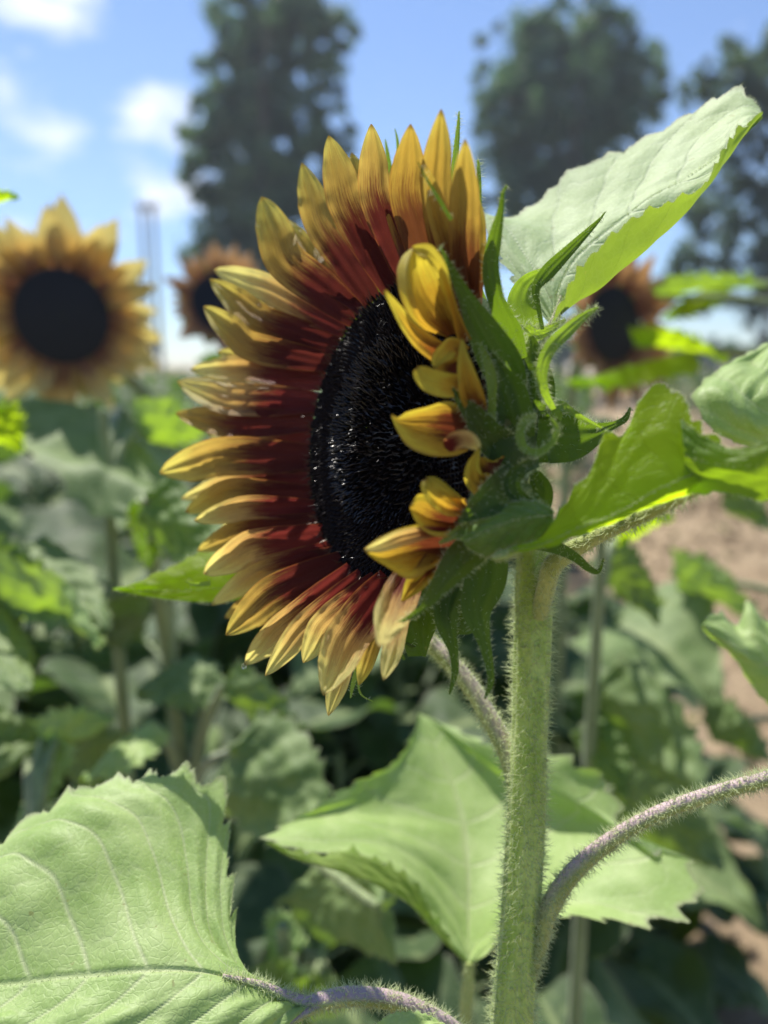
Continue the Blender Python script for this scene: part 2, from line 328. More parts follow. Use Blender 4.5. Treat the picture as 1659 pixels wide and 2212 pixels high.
def tube(mb, ctrl, n=60, m=20, mat=0, ridge=.0, hair=0, hlen=.003, hmat=1, hr=.00012, seed=0, world=False, purple=0.0, hup=None, rs=9):
    """a stem: ctrl = (u, v, depth, radius px)"""
    if world: pts = np.array(ctrl, float)
    else: pts = np.array([list(P(a[0], a[1], a[2])) + [a[3] * a[2] / FPX] for a in ctrl])
    s = spline(pts, n); p = s[:, :3]; r = s[:, 3]
    T = nrm(np.gradient(p, axis=0)); ref = np.array([0.13, .21, 1.0]) if world else np.array([0, 0, 1.0])
    if world and abs(T[0][2]) > .8: ref = np.array([0, 1.0, .1])
    A = nrm(np.cross(T, ref)); B = np.cross(T, A)
    q = np.linspace(0, 2 * math.pi, m, endpoint=False)[None, :, None]
    x = np.linspace(0, 1, n)[:, None, None]
    rr = r[:, None, None] * (1 + ridge * np.cos(q * rs + seed + x * 2.0) + ridge * .6 * np.cos(q * 4 + seed * 2) + ridge * .5 * np.sin(x * 21 + q * 2))
    D = A[:, None] * np.cos(q) + B[:, None] * np.sin(q)
    v = p[:, None] + D * rr
    upv = np.array([0, 0, 1.0]) if world else np.array([0, math.cos(PITCH), -math.sin(PITCH)])
    vein = np.clip(np.sum(D * upv, -1) * 2.2 - .45, 0, 1).ravel() * purple
    mb.add(v.reshape(-1, 3), grid_faces(n, m, True), mat, None, vein)
    for e, i in ((0, 0), (n - 1, -1)):   # end caps
        ring = v[i]; k = len(ring); cc = np.repeat(p[i][None], k, 0)
        mb.add(np.concatenate([ring, cc]), np.array([[a, (a + 1) % k, k + (a + 1) % k, k + a] for a in range(k)]), mat)
    if hair:
        i = rng.integers(0, n - 1, hair); j = rng.integers(0, m, hair); f = rng.random(hair)[:, None]
        j2 = (j + 1) % m; g = rng.random(hair)[:, None]
        root = (v[i, j] * (1 - f) + v[i + 1, j] * f) * (1 - g) + (v[i, j2] * (1 - f) + v[i + 1, j2] * f) * g
        d = D[i, j] - T[i] * rng.uniform(-.5, .5, hair)[:, None]
        if hup is not None: d = d + np.array(hup)
        hairs(mb, root, d, hlen, hr, hmat, bend=.45)
    return p, r

def rails(mb, R, ns=120, ntr=60, mid=None, teeth=(0, 0), nteeth=14, nv=7, slant=.28, quilt=.0006, mat=0, hair=0, hmat=1, flip=False, seed=0, world=False, hlen=.0012, tmid=None, taper=True, rib=0.0):
    """a leaf blade stretched between rails of (u, v, depth), each from leaf base to leaf tip"""
    S = np.stack([spline(np.array([P(*a) for a in r]) if not world else np.array(r, float), ns) for r in R], 1)      # ns, k, 3
    k = S.shape[1]; tp = np.linspace(0, k - 1, ntr)
    i = np.clip(tp.astype(int), 0, k - 2); h = (tp - i)[None, :, None]
    m = np.zeros_like(S); m[:, 1:-1] = (S[:, 2:] - S[:, :-2]) / 2; m[:, 0] = S[:, 1] - S[:, 0]; m[:, -1] = S[:, -1] - S[:, -2]
    v = (2 * h**3 - 3 * h**2 + 1) * S[:, i] + (h**3 - 2 * h**2 + h) * m[:, i] + (-2 * h**3 + 3 * h**2) * S[:, i + 1] + (h**3 - h**2) * m[:, i + 1]
    mid = (k - 1) / 2 if mid is None else mid
    tn = np.where(tp < mid, (tp - mid) / max(mid, 1e-6), (tp - mid) / max(k - 1 - mid, 1e-6))[None, :]; x = np.linspace(0, 1, ns)[:, None]
    at = np.abs(tn)
    env = np.ones_like(x)
    if taper: env = np.clip(x * 12, 0, 1) * np.clip((1 - x) * 12, 0, 1)
    for side, amp in ((0, teeth[0]), (-1, teeth[1])):
        if not amp: continue
        r2 = np.random.default_rng(seed + 5 + side); jt = r2.uniform(.6, 1.3, nteeth + 3)
        ph = x * nteeth + .35 * wob(x * 9, seed + 1); fr = ph - np.floor(ph); sw = np.where(fr < .68, fr / .68, (1 - fr) / .32)**1.2
        sw = sw * jt[np.clip(np.floor(ph).astype(int), 0, nteeth + 2)] + .25 * ((ph * 3.1) % 1)
        out = nrm(v[:, side] - v[:, 3 if side == 0 else -4])
        wgt = np.clip((-tn if side == 0 else tn), 0, 1)**14
        v = v + out[:, None] * (amp * (sw - .4) * env * wgt)[..., None]
    N0 = nrm(np.cross(np.gradient(v, axis=0), np.gradient(v, axis=1)))
    vc = (N0.reshape(-1, 3) * (v.reshape(-1, 3) if not world else v.reshape(-1, 3) - CAM)).sum(1).mean()
    if vc > 0: N0 = -N0
    ph = (x - slant * at**1.15 * (1 - .3 * x)) * nv + .10 * wob(x * 4 + at * 2, seed)
    dv = np.abs(ph - np.round(ph)) / nv; lat = np.clip(1 - dv / (.0045 + .004 * (1 - at)), 0, 1) * np.clip(at * 30, 0, 1) * .8
    ph2 = at * 6 + .5 * wob(ph * 1.6, seed + 2); d2 = np.abs(ph2 - np.round(ph2)) / 6; lat2 = np.clip(1 - d2 / .012, 0, 1) * .22
    mr = np.clip(1 - at / (.022 * (1.15 - x)), 0, 1)
    vein = np.clip(np.maximum(np.maximum(mr, lat), lat2), 0, 1)
    hgt = quilt * ((1 - np.cos(2 * math.pi * ph)) * .5 * np.clip(at * 4, 0, 1) + .12 * (1 - np.cos(2 * math.pi * ph2)) * .5 + .9 * wob(x * 4 + tn * 2, seed + 4) + .6 * wob(tn * 4 - x * 3, seed + 6)) * np.clip((1 - at) * 6, .3, 1)
    hgt = hgt - quilt * .8 * mr
    if rib: hgt = hgt + rib * (np.cos(tn * 13 + .6 * wob(x * 3, seed)) + .5 * np.cos(tn * 29 + seed)) * np.sin(np.clip(x, 0.02, 1) * math.pi)**.5
    v = v + N0 * hgt[..., None]
    g = grid_faces(ns, ntr); vv = v.reshape(-1, 3)
    f0 = g[(ns // 2) * (ntr - 1) + ntr // 2]; nn = np.cross(vv[f0[1]] - vv[f0[0]], vv[f0[3]] - vv[f0[0]])
    if (np.dot(nn, N0[ns // 2, ntr // 2]) < 0) != flip: g = g[:, ::-1]
    uv = np.stack([np.repeat(x.ravel(), ntr), np.tile((tn.ravel() + 1) / 2, ns)], -1)
    mb.add(vv, g, mat, uv, vein.ravel(), np.repeat(at, ns, 0).ravel())
    if hair:
        a = rng.integers(1, ns - 2, hair); side = rng.choice([0, ntr - 1], hair)
        onv = rng.random(hair) < .35; col = int(np.argmin(at)); side = np.where(onv, col, side)
        f = rng.random(hair)[:, None]; root = v[a, side] * (1 - f) + v[a + 1, side] * f
        d = nrm(v[a, side] - v[a, np.clip(np.where(side == 0, 3, side - 3), 0, ntr - 1)]) + N0[a, side] * rng.uniform(-.5, 1, hair)[:, None]
        d = np.where(onv[:, None], N0[a, side], d)
        hairs(mb, root, d, hlen, .00007, hmat)
    return v

# ------------------------------------------------------------------ naming
def empty(name, loc, label, cat, group=None, rz=0):
    o = bpy.data.objects.new(name, None); COL.objects.link(o); o.location = tuple(float(x) for x in loc); o.rotation_euler = (0, 0, rz)
    o.empty_display_size = .05
    o['label'] = label; o['category'] = cat
    if group: o['group'] = group
    return o
def base_of(u, v, d):
    p = PW(u, v, d); return np.array([p[0], p[1], 0.0])

# ------------------------------------------------------------------ ground
def build_ground():
    n = 150
    x = np.sinh(np.linspace(-6.2, 6.2, n)) * .75; y = np.sinh(np.linspace(-6.2, 6.2, n)) * .75 + 2
    X, Y = np.meshgrid(x, y, indexing='ij')
    Z = .02 * wob(X * 2.1, 1) + .02 * wob(Y * 2.6 + X, 2) - .02
    mb = MB(); mb.add(np.stack([X, Y, Z], -1).reshape(-1, 3), grid_faces(n, n)[:, ::-1]); o = mb.link('ground', ['soil'], world=True)
    o['kind'] = 'structure'
    # clods of earth on the bare strip
    mb = MB(); r = np.random.default_rng(3)
    for k in range(900):
        cy = r.uniform(1.0, 9); cx = .25 * cy + r.uniform(.1, 1.9); s = r.uniform(.008, .035)
        th = np.linspace(0, math.pi, 5); ph = np.linspace(0, 2 * math.pi, 7)[:-1]
        Tt, Pp = np.meshgrid(th, ph, indexing='ij'); rr = s * (1 + .3 * r.normal(0, 1, Tt.shape))
        mb.add(np.stack([cx + rr * np.sin(Tt) * np.cos(Pp), cy + rr * np.sin(Tt) * np.sin(Pp), .6 * rr * np.cos(Tt)], -1).reshape(-1, 3), grid_faces(5, 6, True))
    o = mb.link('soil_clods', ['soil'], world=True); o['kind'] = 'stuff'; o['label'] = 'loose clods of dry brown earth'; o['category'] = 'soil clods'
build_ground()

# ------------------------------------------------------------------ the flower head in focus
TH, RO = rad(55), rad(7)
nrmH = np.array([-math.sin(TH) * math.cos(RO), math.sin(TH) * math.sin(RO), -math.cos(TH)])
e1 = nrm(np.cross(np.array([0, 1.0, 0]), nrmH)); e1 = e1 if e1[0] > 0 else -e1
e2 = nrm(np.cross(nrmH, e1)); e2 = e2 if e2[1] > 0 else -e2
HC = P(832, 930, .256); HR = .0490
def H(a, b, c): return HC + np.multiply.outer(a, e1) + np.multiply.outer(b, e2) + np.multiply.outer(c, nrmH)
def proj(p): return CX + p[..., 0] / p[..., 2] * FPX, CY - p[..., 1] / p[..., 2] * FPX
def rim(u, v):
    a = np.linspace(0, 2 * math.pi, 720); pp = H(HR * np.cos(a), HR * np.sin(a), np.zeros_like(a)); uu, vv = proj(pp)
    i = int(np.argmin((uu - u)**2 + (vv - v)**2)); return pp[i], a[i]
def depth_for(b, u, v, phi):
    """depth of the pixel ray at which the petal rises phi degrees in front of the disc plane"""
    d = np.linspace(.17, .42, 500); q = np.stack([(u - CX) / FPX * d, (CY - v) / FPX * d, d], -1) - b
    el = np.degrees(np.arcsin(np.clip(nrm(q) @ nrmH, -1, 1))); dist = np.linalg.norm(q, axis=1)
    cost = np.abs(el - phi) + np.where(dist > .085, (dist - .085) * 2000, 0)
    return float(d[int(np.argmin(cost))])

ROOT = base_of(1112, 2212, .275)
plant = empty('sunflower_plant', ROOT, 'tall sunflower in sharp focus with maroon and yellow petals curling over its black centre', 'sunflower')
org = ROOT
def part(mb, name, mats, parent): return mb.link(name, mats, parent, origin=org)

# receptacle: the green cup behind the disc
mb = MB()
prof = [(HR * 1.0, -.001), (HR * 1.06, -.006), (HR * 1.02, -.016), (HR * .86, -.028), (HR * .6, -.038), (HR * .36, -.046), (HR * .2, -.056)]
pr = spline([(a, b, 0) for a, b in prof], 24); q = np.linspace(0, 2 * math.pi, 73)[:-1]
A_ = pr[:, 0][:, None] * np.cos(q); B_ = pr[:, 0][:, None] * np.sin(q); C_ = np.repeat(pr[:, 1][:, None], 72, 1)
mb.add(H(A_.ravel(), B_.ravel(), C_.ravel()), grid_faces(24, 72, True))
head = part(mb, 'flower_head', ['bract_shaded'], plant)

# black seed disc: a low dome carrying spirals of pointed florets
mb = MB()
r_ = np.linspace(0.001, HR * 1.01, 30); A_ = r_[:, None] * np.cos(q); B_ = r_[:, None] * np.sin(q)
dome = lambda r: .0075 * (1 - (r / HR)**2) + .0015 * np.cos(r / HR * 6) - .002
C_ = np.repeat(dome(r_)[:, None], 72, 1)
mb.add(H(A_.ravel(), B_.ravel(), C_.ravel()), grid_faces(30, 72, True), 0)
nf = 3400; k = np.arange(nf); fr = HR * .99 * np.sqrt((k + .5) / nf); fa = k * 2.399963
fr = fr + rng.normal(0, .00012, nf)
root = H(fr * np.cos(fa), fr * np.sin(fa), dome(fr) - .0005)
radv = np.multiply.outer(np.cos(fa), e1) + np.multiply.outer(np.sin(fa), e2)
q3 = fr / HR
up_ = nrmH[None] * 1.0 + radv * ((.25 - .9 * (q3 < .55) * (.55 - q3)) + .75 * q3**3)[:, None] + rng.normal(0, .05, (nf, 3)) + rng.normal(0, .18, (nf, 3)) * (q3 < .7)[:, None]
up_ = nrm(up_); ln = (.0021 + .0016 * np.clip((.75 - q3) * 4, 0, 1) + rng.normal(0, .0004, nf)); wd = .00040 + .00022 * q3
a_ = nrm(np.cross(up_, rng.normal(0, 1, (nf, 3)))); c_ = np.cross(up_, a_)
ringv = []
for t_, w_ in ((0, .8), (.4, 1.15), (.75, .8), (1.0, .16)):
    ctr = root + up_ * (ln * t_)[:, None] + radv * (ln * .25 * t_**2)[:, None]
    ringv.append(np.stack([ctr + (a_ * math.cos(g_) + c_ * math.sin(g_)) * (wd * w_)[:, None] for g_ in (0, 1.2566, 2.513, 3.77, 5.027)], 1))
vv = np.stack(ringv, 1).reshape(nf, 20, 3)
fq = np.array([[i * 5 + j, i * 5 + (j + 1) % 5, (i + 1) * 5 + (j + 1) % 5, (i + 1) * 5 + j] for i in range(3) for j in range(5)])
inner = k < int(nf * .965)
for sel, m_ in ((q3 < .62, 1), (q3 >= .62, 3)):
    ids = np.where(sel)[0]; mb.add(vv[ids].reshape(-1, 3), (np.arange(len(ids))[:, None, None] * 20 + fq[None]).reshape(-1, 4), m_)
# fine bristles between florets
nb = 1100; br = HR * np.sqrt(rng.random(nb)) * .95; ba = rng.uniform(0, 6.283, nb)
hairs(mb, H(br * np.cos(ba), br * np.sin(ba), dome(br) + .001), nrmH[None] + .3 * rng.normal(0, 1, (nb, 3)), .0034, .00009, 1, bend=.5)
nr = 260; ra = rng.uniform(0, 6.283, nr)
hairs(mb, H(HR * 1.0 * np.cos(ra), HR * 1.0 * np.sin(ra), np.full(nr, .0005)), nrmH[None] * .9 + np.multiply.outer(np.cos(ra), e1) * .9 + np.multiply.outer(np.sin(ra), e2) * .9, .0032, .00028, 2, bend=.5)
part(mb, 'seed_disc', ['disc_black', 'floret_black', 'floret_rim', 'floret_dull'], head)

# ray petals fanned round the disc: tip, middle, base (photo positions), half width, lean phi, material, options
FAN = [
 ((1005, 300), (1004, 470), (1020, 665), 35, 32, 'petal_brown_shaded', {}),
 ((953, 236), (945, 400), (975, 640), 36, 30, 'petal_brown_shaded', {}),
 ((918, 355), (948, 480), (995, 700), 24, 38, 'petal_brown_shaded', {}),
 ((887, 268), (880, 420), (925, 640), 41, 34, 'petal_brown_shaded', {}),
 ((802, 268), (812, 420), (885, 620), 37, 26, 'petal_bicolour', {}),
 ((710, 293), (750, 440), (850, 630), 42, 26, 'petal_bicolour', {}),
 ((652, 352), (690, 480), (805, 650), 36, 22, 'petal_bicolour', {}),
 ((565, 425), (617, 560), (765, 680), 45, 24, 'petal_bicolour', {}),
 ((462, 583), (580, 622), (735, 705), 32, 16, 'petal_pale', {}),
 ((453, 603), (560, 690), (722, 745), 35, 24, 'petal_bicolour', {}),
 ((440, 662), (545, 745), (705, 780), 34, 30, 'petal_bicolour', {}),
 ((412, 797), (545, 800), (690, 825), 31, 16, 'petal_pale', {}),
 ((383, 824), (500, 862), (680, 868), 38, 26, 'petal_pale', {}),
 ((380, 893), (500, 915), (672, 912), 33, 28, 'petal_bicolour', {}),
 ((345, 1022), (480, 985), (668, 985), 43, 30, 'petal_bicolour', {}),
 ((392, 1078), (500, 1045), (672, 1040), 24, 20, 'petal_pale', {}),
 ((401, 1106), (500, 1062), (676, 1065), 27, 30, 'petal_bicolour', {}),
 ((420, 1125), (530, 1095), (684, 1095), 27, 36, 'petal_pale', {}),
 ((427, 1190), (520, 1145), (694, 1120), 27, 24, 'petal_bicolour', {}),
 ((440, 1240), (545, 1175), (705, 1150), 37, 32, 'petal_pale', {}),
 ((457, 1307), (560, 1232), (720, 1180), 26, 22, 'petal_pale', {}),
 ((488, 1372), (590, 1285), (745, 1210), 43, 34, 'petal_bicolour', {}),
 ((529, 1436), (610, 1355), (765, 1225), 33, 24, 'petal_pale', {}),
 ((573, 1460), (655, 1355), (785, 1240), 29, 32, 'petal_pale', {}),
 ((655, 1432), (700, 1350), (815, 1255), 34, 28, 'petal_pale', {}),
 ((698, 1502), (745, 1380), (845, 1262), 50, 36, 'petal_pale', {}),
 ((709, 1546), (742, 1440), (850, 1262), 28, 22, 'petal_pale', {}),
 ((828, 1470), (852, 1390), (905, 1270), 24, 26, 'petal_pale', {}),
 ((818, 1398), (846, 1325), (905, 1245), 43, 44, 'petal_pale', {}),
 # shorter petals of the row behind
 ((760, 330), (785, 450), (860, 640), 28, 12, 'petal_bicolour', {}),
 ((855, 345), (860, 450), (905, 640), 30, 14, 'petal_brown_shaded', {}),
 ((1030, 420), (1030, 520), (1038, 690), 22, 14, 'petal_brown_shaded', {}),
 ((610, 470), (680, 580), (790, 670), 30, 12, 'petal_bicolour', {}),
 ((520, 640), (600, 690), (725, 730), 26, 8, 'petal_bicolour', {}),
 ((470, 760), (560, 790), (695, 800), 26, 10, 'petal_bicolour', {}),
 ((430, 862), (530, 870), (672, 880), 28, 8, 'petal_pale', {}),
 ((425, 1000), (530, 1005), (668, 1000), 28, 8, 'petal_bicolour', {}),
 ((495, 700), (590, 745), (705, 770), 30, 8, 'petal_bicolour', {}),
 ((450, 940), (540, 940), (670, 945), 26, 10, 'petal_pale', {}),
 ((430, 1050), (540, 1030), (672, 1015), 24, 8, 'petal_pale', {}),
 ((470, 1150), (570, 1120), (690, 1105), 24, 8, 'petal_pale', {}),
 ((500, 1290), (600, 1230), (730, 1190), 26, 10, 'petal_bicolour', {}),
 ((560, 1390), (650, 1300), (770, 1230), 24, 12, 'petal_pale', {}),
 ((775, 1480), (800, 1400), (870, 1265), 22, 12, 'petal_bicolour', {}),
 ((486, 1335), (540, 1300), (740, 1205), 18, 12, 'petal_bicolour', {}),
]
for i, (tip, mid, base, hw, phi, mt, op) in enumerate(FAN):
    r = np.random.default_rng(100 + i)
    b, ang = rim(*base); bu, bv = proj(b); dt = depth_for(b, tip[0], tip[1], phi); dm = depth_for(b, mid[0], mid[1], phi + 4)
    db = b[2]; dm = (db + dt) / 2 * .5 + dm * .5
    tx, ty = tip[0] - mid[0], tip[1] - mid[1]; tl = math.hypot(tx, ty)
    roll = r.uniform(-14, 14); cup = r.uniform(.1, .42)
    c = [(bu + (base[0] - bu) * .3, bv + (base[1] - bv) * .3, db + .0006, hw * .62, roll), ((bu * .55 + mid[0] * .45), (bv * .55 + mid[1] * .45), db * .55 + dm * .45, hw * .92, roll),
         (mid[0], mid[1], dm, hw * 1.0, roll), (mid[0] + tx * .45, mid[1] + ty * .45, dm * .55 + dt * .45, hw * .86, roll * .6),
         (mid[0] + tx * .80, mid[1] + ty * .80, dm * .2 + dt * .8, hw * .46, roll * .3), (mid[0] + tx * .95, mid[1] + ty * .95, dt, hw * .17, 0), (tip[0], tip[1], dt, 1.2, 0)]
    m_ = MB(); blade(m_, c, n=40, m=17, cup=cup, ridge=.10, wave=.16, seed=i, crease=r.uniform(.0, .45) * (1 if i % 3 else -.6))
    part(m_, 'petal', [mt], head)

# petals of the near side, curled forward over the disc
def rp(R, mt, **kw):
    m_ = MB(); a = dict(ns=44, ntr=44, nv=0.001, quilt=.0001, taper=False, rib=.00022); a.update(kw)
    rails(m_, R, **a); part(m_, 'petal', [mt], head)
def bp(c, mt, **kw):
    m_ = MB(); a = dict(n=40, m=23, cup=.35, wave=.14, ridge=.09, seed=int(c[0][1])); a.update(kw); blade(m_, c, **a); part(m_, 'petal', [mt], head)
def rr(pts, ds): return [(p[0], p[1], d) for p, d in zip(pts, ds if isinstance(ds, (list, tuple)) else [ds] * len(pts))]
rp([rr([(965, 728), (900, 702), (868, 648), (858, 590), (868, 556), (888, 536)], [.213, .206, .203, .202, .203, .206]),
    rr([(968, 727), (915, 692), (888, 640), (880, 590), (884, 554), (895, 533)], [.212, .201, .197, .196, .198, .203]),
    rr([(972, 724), (938, 676), (908, 625), (896, 580), (899, 550), (905, 531)], [.214, .209, .206, .204, .203, .204]),
    rr([(985, 722), (966, 665), (944, 612), (925, 572), (918, 546), (920, 531)], [.213, .208, .206, .204, .201, .203]),
    rr([(1003, 735), (990, 668), (972, 610), (958, 575), (944, 552), (936, 538)], [.210, .203, .199, .198, .198, .202])], 'petal_yellow', mid=2)
bp([(1005, 740, .209, 16), (985, 672, .203, 12, 40), (968, 622, .200, 13, 30), (950, 578, .197, 15), (925, 548, .196, 17, -20), (905, 538, .198, 10), (890, 536, .200, 3)], 'petal_yellow', cup=.6)
bp([(962, 772, .211, 24), (915, 738, .205, 23), (880, 700, .201, 17), (852, 658, .199, 10), (838, 638, .198, 6), (831, 627, .198, 4)], 'petal_yellow', cup=.3)
bp([(1005, 765, .210, 18), (978, 748, .206, 20), (957, 762, .203, 22, 20), (943, 782, .202, 14), (940, 795, .202, 4)], 'petal_yellow', cup=.5)
bp([(1005, 808, .213, 34), (965, 796, .209, 30), (940, 790, .207, 14)], 'petal_inside', cup=.5)
bp([(1000, 832, .210, 22), (965, 832, .204, 28), (930, 822, .200, 28), (908, 806, .199, 20), (898, 796, .199, 8)], 'petal_yellow', cup=.45)
bp([(1035, 892, .211, 20), (1018, 850, .204, 27), (1006, 800, .200, 20), (1000, 762, .199, 10), (998, 730, .200, 2)], 'petal_yellow', cup=.3)
rp([rr([(1030, 895), (970, 866), (920, 878), (876, 890), (860, 902), (846, 894)], [.215, .205, .201, .200, .200, .199]),
    rr([(1025, 915), (975, 898), (930, 897), (890, 901), (864, 905), (846, 896)], [.216, .209, .205, .203, .201, .199]),
    rr([(1020, 950), (982, 944), (935, 938), (892, 928), (864, 916), (846, 898)], [.216, .210, .206, .203, .201, .199]),
    rr([(1010, 975), (975, 986), (925, 984), (882, 965), (858, 932), (844, 898)], [.214, .204, .199, .198, .198, .199])], 'petal_inside', mid=1.5)
bp([(966, 972, .203, 8), (980, 955, .199, 20), (1004, 948, .197, 21), (1024, 958, .198, 13), (1034, 968, .200, 3)], 'petal_pale', cup=.9)
bp([(1050, 1052, .214, 34), (1025, 1030, .208, 26), (1022, 1005, .204, 16), (1030, 982, .202, 8), (1034, 965, .202, 2)], 'petal_yellow', cup=.4)
bp([(1075, 1020, .216, 40), (1050, 1010, .211, 34), (1035, 990, .208, 10)], 'petal_inside', cup=.5)
bp([(1010, 1095, .209, 16), (975, 1092, .203, 24), (945, 1072, .199, 27), (927, 1052, .198, 20), (918, 1036, .199, 6)], 'petal_yellow', cup=.6)
bp([(1005, 1100, .207, 8), (985, 1078, .202, 12), (962, 1055, .199, 12, 20), (940, 1038, .198, 8), (920, 1034, .199, 4)], 'petal_yellow', cup=.6)
rp([rr([(1020, 1112), (970, 1092), (935, 1072), (905, 1066), (890, 1085)], [.211, .204, .201, .200, .201]),
    rr([(1022, 1120), (970, 1108), (935, 1095), (902, 1084), (886, 1092)], [.213, .206, .203, .201, .200]),
    rr([(1025, 1132), (975, 1130), (935, 1124), (902, 1108), (885, 1100)], [.214, .211, .209, .204, .200]),
    rr([(1018, 1145), (975, 1160), (935, 1158), (905, 1138), (890, 1110)], [.212, .203, .200, .199, .200])], 'petal_inside')
rp([rr([(985, 1150), (915, 1132), (868, 1140), (825, 1158), (787, 1184)], [.212, .204, .201, .200, .201]),
    rr([(985, 1165), (915, 1152), (865, 1165), (825, 1180), (788, 1188)], [.213, .204, .201, .199, .200]),
    rr([(985, 1182), (925, 1186), (870, 1196), (828, 1206), (791, 1194)], [.215, .210, .207, .203, .200]),
    rr([(980, 1205), (925, 1232), (885, 1252), (836, 1226), (797, 1200)], [.213, .205, .203, .201, .200])], 'petal_inside', mid=1.5)
bp([(985, 1148, .210, 8), (925, 1150, .202, 14), (865, 1163, .199, 19), (820, 1180, .198, 14), (788, 1188, .199, 3)], 'petal_pale', cup=.4)
bp([(930, 1200, .210, 14), (912, 1222, .207, 16), (896, 1245, .206, 12), (886, 1258, .206, 3)], 'petal_inside', cup=.9)
bp([(955, 1190, .213, 24), (925, 1225, .210, 26), (895, 1262, .209, 22), (875, 1290, .209, 8), (868, 1300, .209, 2)], 'petal_inside', cup=.4)

# bracts: green, hairy, long-tipped
def br(c, mt='bract_shaded', hair=130, **kw):
    m_ = MB(); a = dict(n=40, m=19, cup=.35, wave=.14, ridge=.05, hair=hair, hlen=.0014, seed=len(c) * 7 + int(c[0][0])); a.update(kw)
    blade(m_, c, **a); part(m_, 'bract', [mt, 'hair_white'], head)
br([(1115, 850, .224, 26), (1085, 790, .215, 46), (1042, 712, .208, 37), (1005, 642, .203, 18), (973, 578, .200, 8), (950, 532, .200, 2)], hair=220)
br([(1128, 775, .226, 12), (1105, 715, .221, 24, 10), (1076, 650, .216, 22, 30), (1060, 580, .213, 19, 0), (1070, 510, .211, 15), (1083, 450, .210, 7), (1087, 416, .210, 4), (1096, 400, .210, 1.5)], 'bract_shaded', hair=220)
br([(1125, 750, .240, 14), (1097, 690, .240, 18), (1074, 640, .240, 11), (1067, 600, .240, 2)], 'bract_lit')
br([(1172, 712, .233, 4), (1165, 670, .233, 7, 40), (1160, 625, .234, 12, 30), (1183, 588, .235, 17), (1225, 545, .236, 13), (1265, 505, .237, 8), (1297, 472, .238, 3), (1308, 457, .238, 1)], 'bract_shaded', hair=200)
br([(1155, 740, .252, 20), (1138, 695, .250, 34), (1125, 650, .25, 30), (1140, 612, .25, 20), (1180, 585, .25, 9), (1205, 568, .25, 2)], 'bract_lit', hair=160)
br([(1196, 885, .224, 6), (1177, 845, .219, 10, 20), (1171, 800, .217, 13), (1188, 755, .215, 16, 20), (1225, 715, .215, 15), (1262, 683, .216, 9), (1292, 664, .218, 2)], 'bract_lit', hair=330, hlen=.0019)
br([(1222, 690, .238, 3), (1195, 708, .236, 9), (1160, 720, .235, 12, 30), (1138, 708, .234, 8), (1126, 700, .234, 2)], 'bract_lit', hair=300, hlen=.0024)
br([(1155, 905, .236, 30), (1158, 845, .232, 42), (1152, 785, .231, 32), (1150, 750, .231, 17), (1148, 726, .231, 5)], 'bract_shaded')
br([(1190, 880, .226, 10), (1160, 880, .223, 14), (1150, 850, .222, 10), (1146, 800, .222, 3)], 'bract_shaded')
br([(1122, 950, .222, 36), (1108, 893, .216, 44), (1095, 840, .214, 40), (1078, 803, .213, 20), (1056, 765, .212, 8), (1034, 738, .212, 2)], 'bract_shaded', hair=240)
br([(1062, 930, .216, 16, 40), (1064, 870, .211, 10, 30), (1062, 820, .210, 12), (1050, 775, .209, 9), (1033, 738, .209, 2)], 'bract_lit')  # narrow light blade standing in for the previous bract's lit edge
br([(1095, 975, .222, 38), (1055, 940, .213, 36), (1022, 895, .208, 24), (992, 862, .206, 10), (976, 838, .206, 3)], 'bract_shaded', hair=200)
br([(1158, 898, .212, 7, 20), (1130, 910, .207, 11, 30), (1117, 942, .205, 14, 40), (1130, 974, .204, 13, 50), (1165, 982, .204, 11, 40), (1194, 960, .204, 9, 30), (1204, 928, .205, 7, 20), (1189, 902, .206, 2)], 'bract_lit', hair=200, hlen=.0015, cup=.8)
br([(1115, 960, .238, 50), (1175, 938, .238, 66), (1235, 942, .238, 56), (1285, 935, .239, 26), (1322, 920, .240, 9), (1350, 905, .241, 7), (1362, 880, .242, 2)], 'bract_shaded', hair=260)
br([(1195, 900, .226, 20), (1208, 880, .225, 16, 20), (1235, 890, .227, 8), (1270, 910, .23, 5), (1300, 925, .232, 2)], 'bract_lit', hair=120)  # light strip painted as the sunlit upper edge of the broad bract
br([(1165, 1000, .214, 10), (1128, 1010, .209, 16, 20), (1106, 1040, .208, 20), (1118, 1072, .208, 18), (1150, 1085, .209, 9), (1165, 1070, .209, 2)], 'bract_shaded', hair=200, hlen=.0016, cup=.7)
br([(1150, 1115, .228, 30), (1168, 1065, .226, 28), (1158, 1030, .226, 16), (1140, 1010, .226, 3)], 'bract_shaded', hair=120)
br([(1125, 1025, .216, 36), (1085, 1060, .209, 42), (1045, 1090, .204, 33), (1012, 1112, .203, 16), (990, 1128, .203, 3)], 'bract_shaded', hair=180)
br([(1050, 1112, .212, 16), (1003, 1142, .206, 15), (972, 1160, .203, 9), (948, 1174, .203, 2)], 'bract_lit', hair=120)
br([(1045, 1165, .216, 34), (998, 1205, .208, 38), (955, 1258, .205, 25), (920, 1305, .204, 11), (885, 1333, .204, 5), (855, 1348, .205, 2)], 'bract_shaded', hair=220)
br([(1050, 1180, .228, 50), (1048, 1250, .224, 48), (1030, 1315, .221, 36), (1042, 1372, .219, 18), (1056, 1430, .218, 10), (1060, 1475, .217, 7), (1047, 1510, .217, 2)], 'bract_shaded', hair=260)
br([(1000, 1225, .230, 32), (972, 1290, .228, 36), (964, 1340, .226, 26), (978, 1400, .225, 12), (983, 1450, .224, 8), (971, 1500, .224, 2)], 'bract_shaded', hair=220)
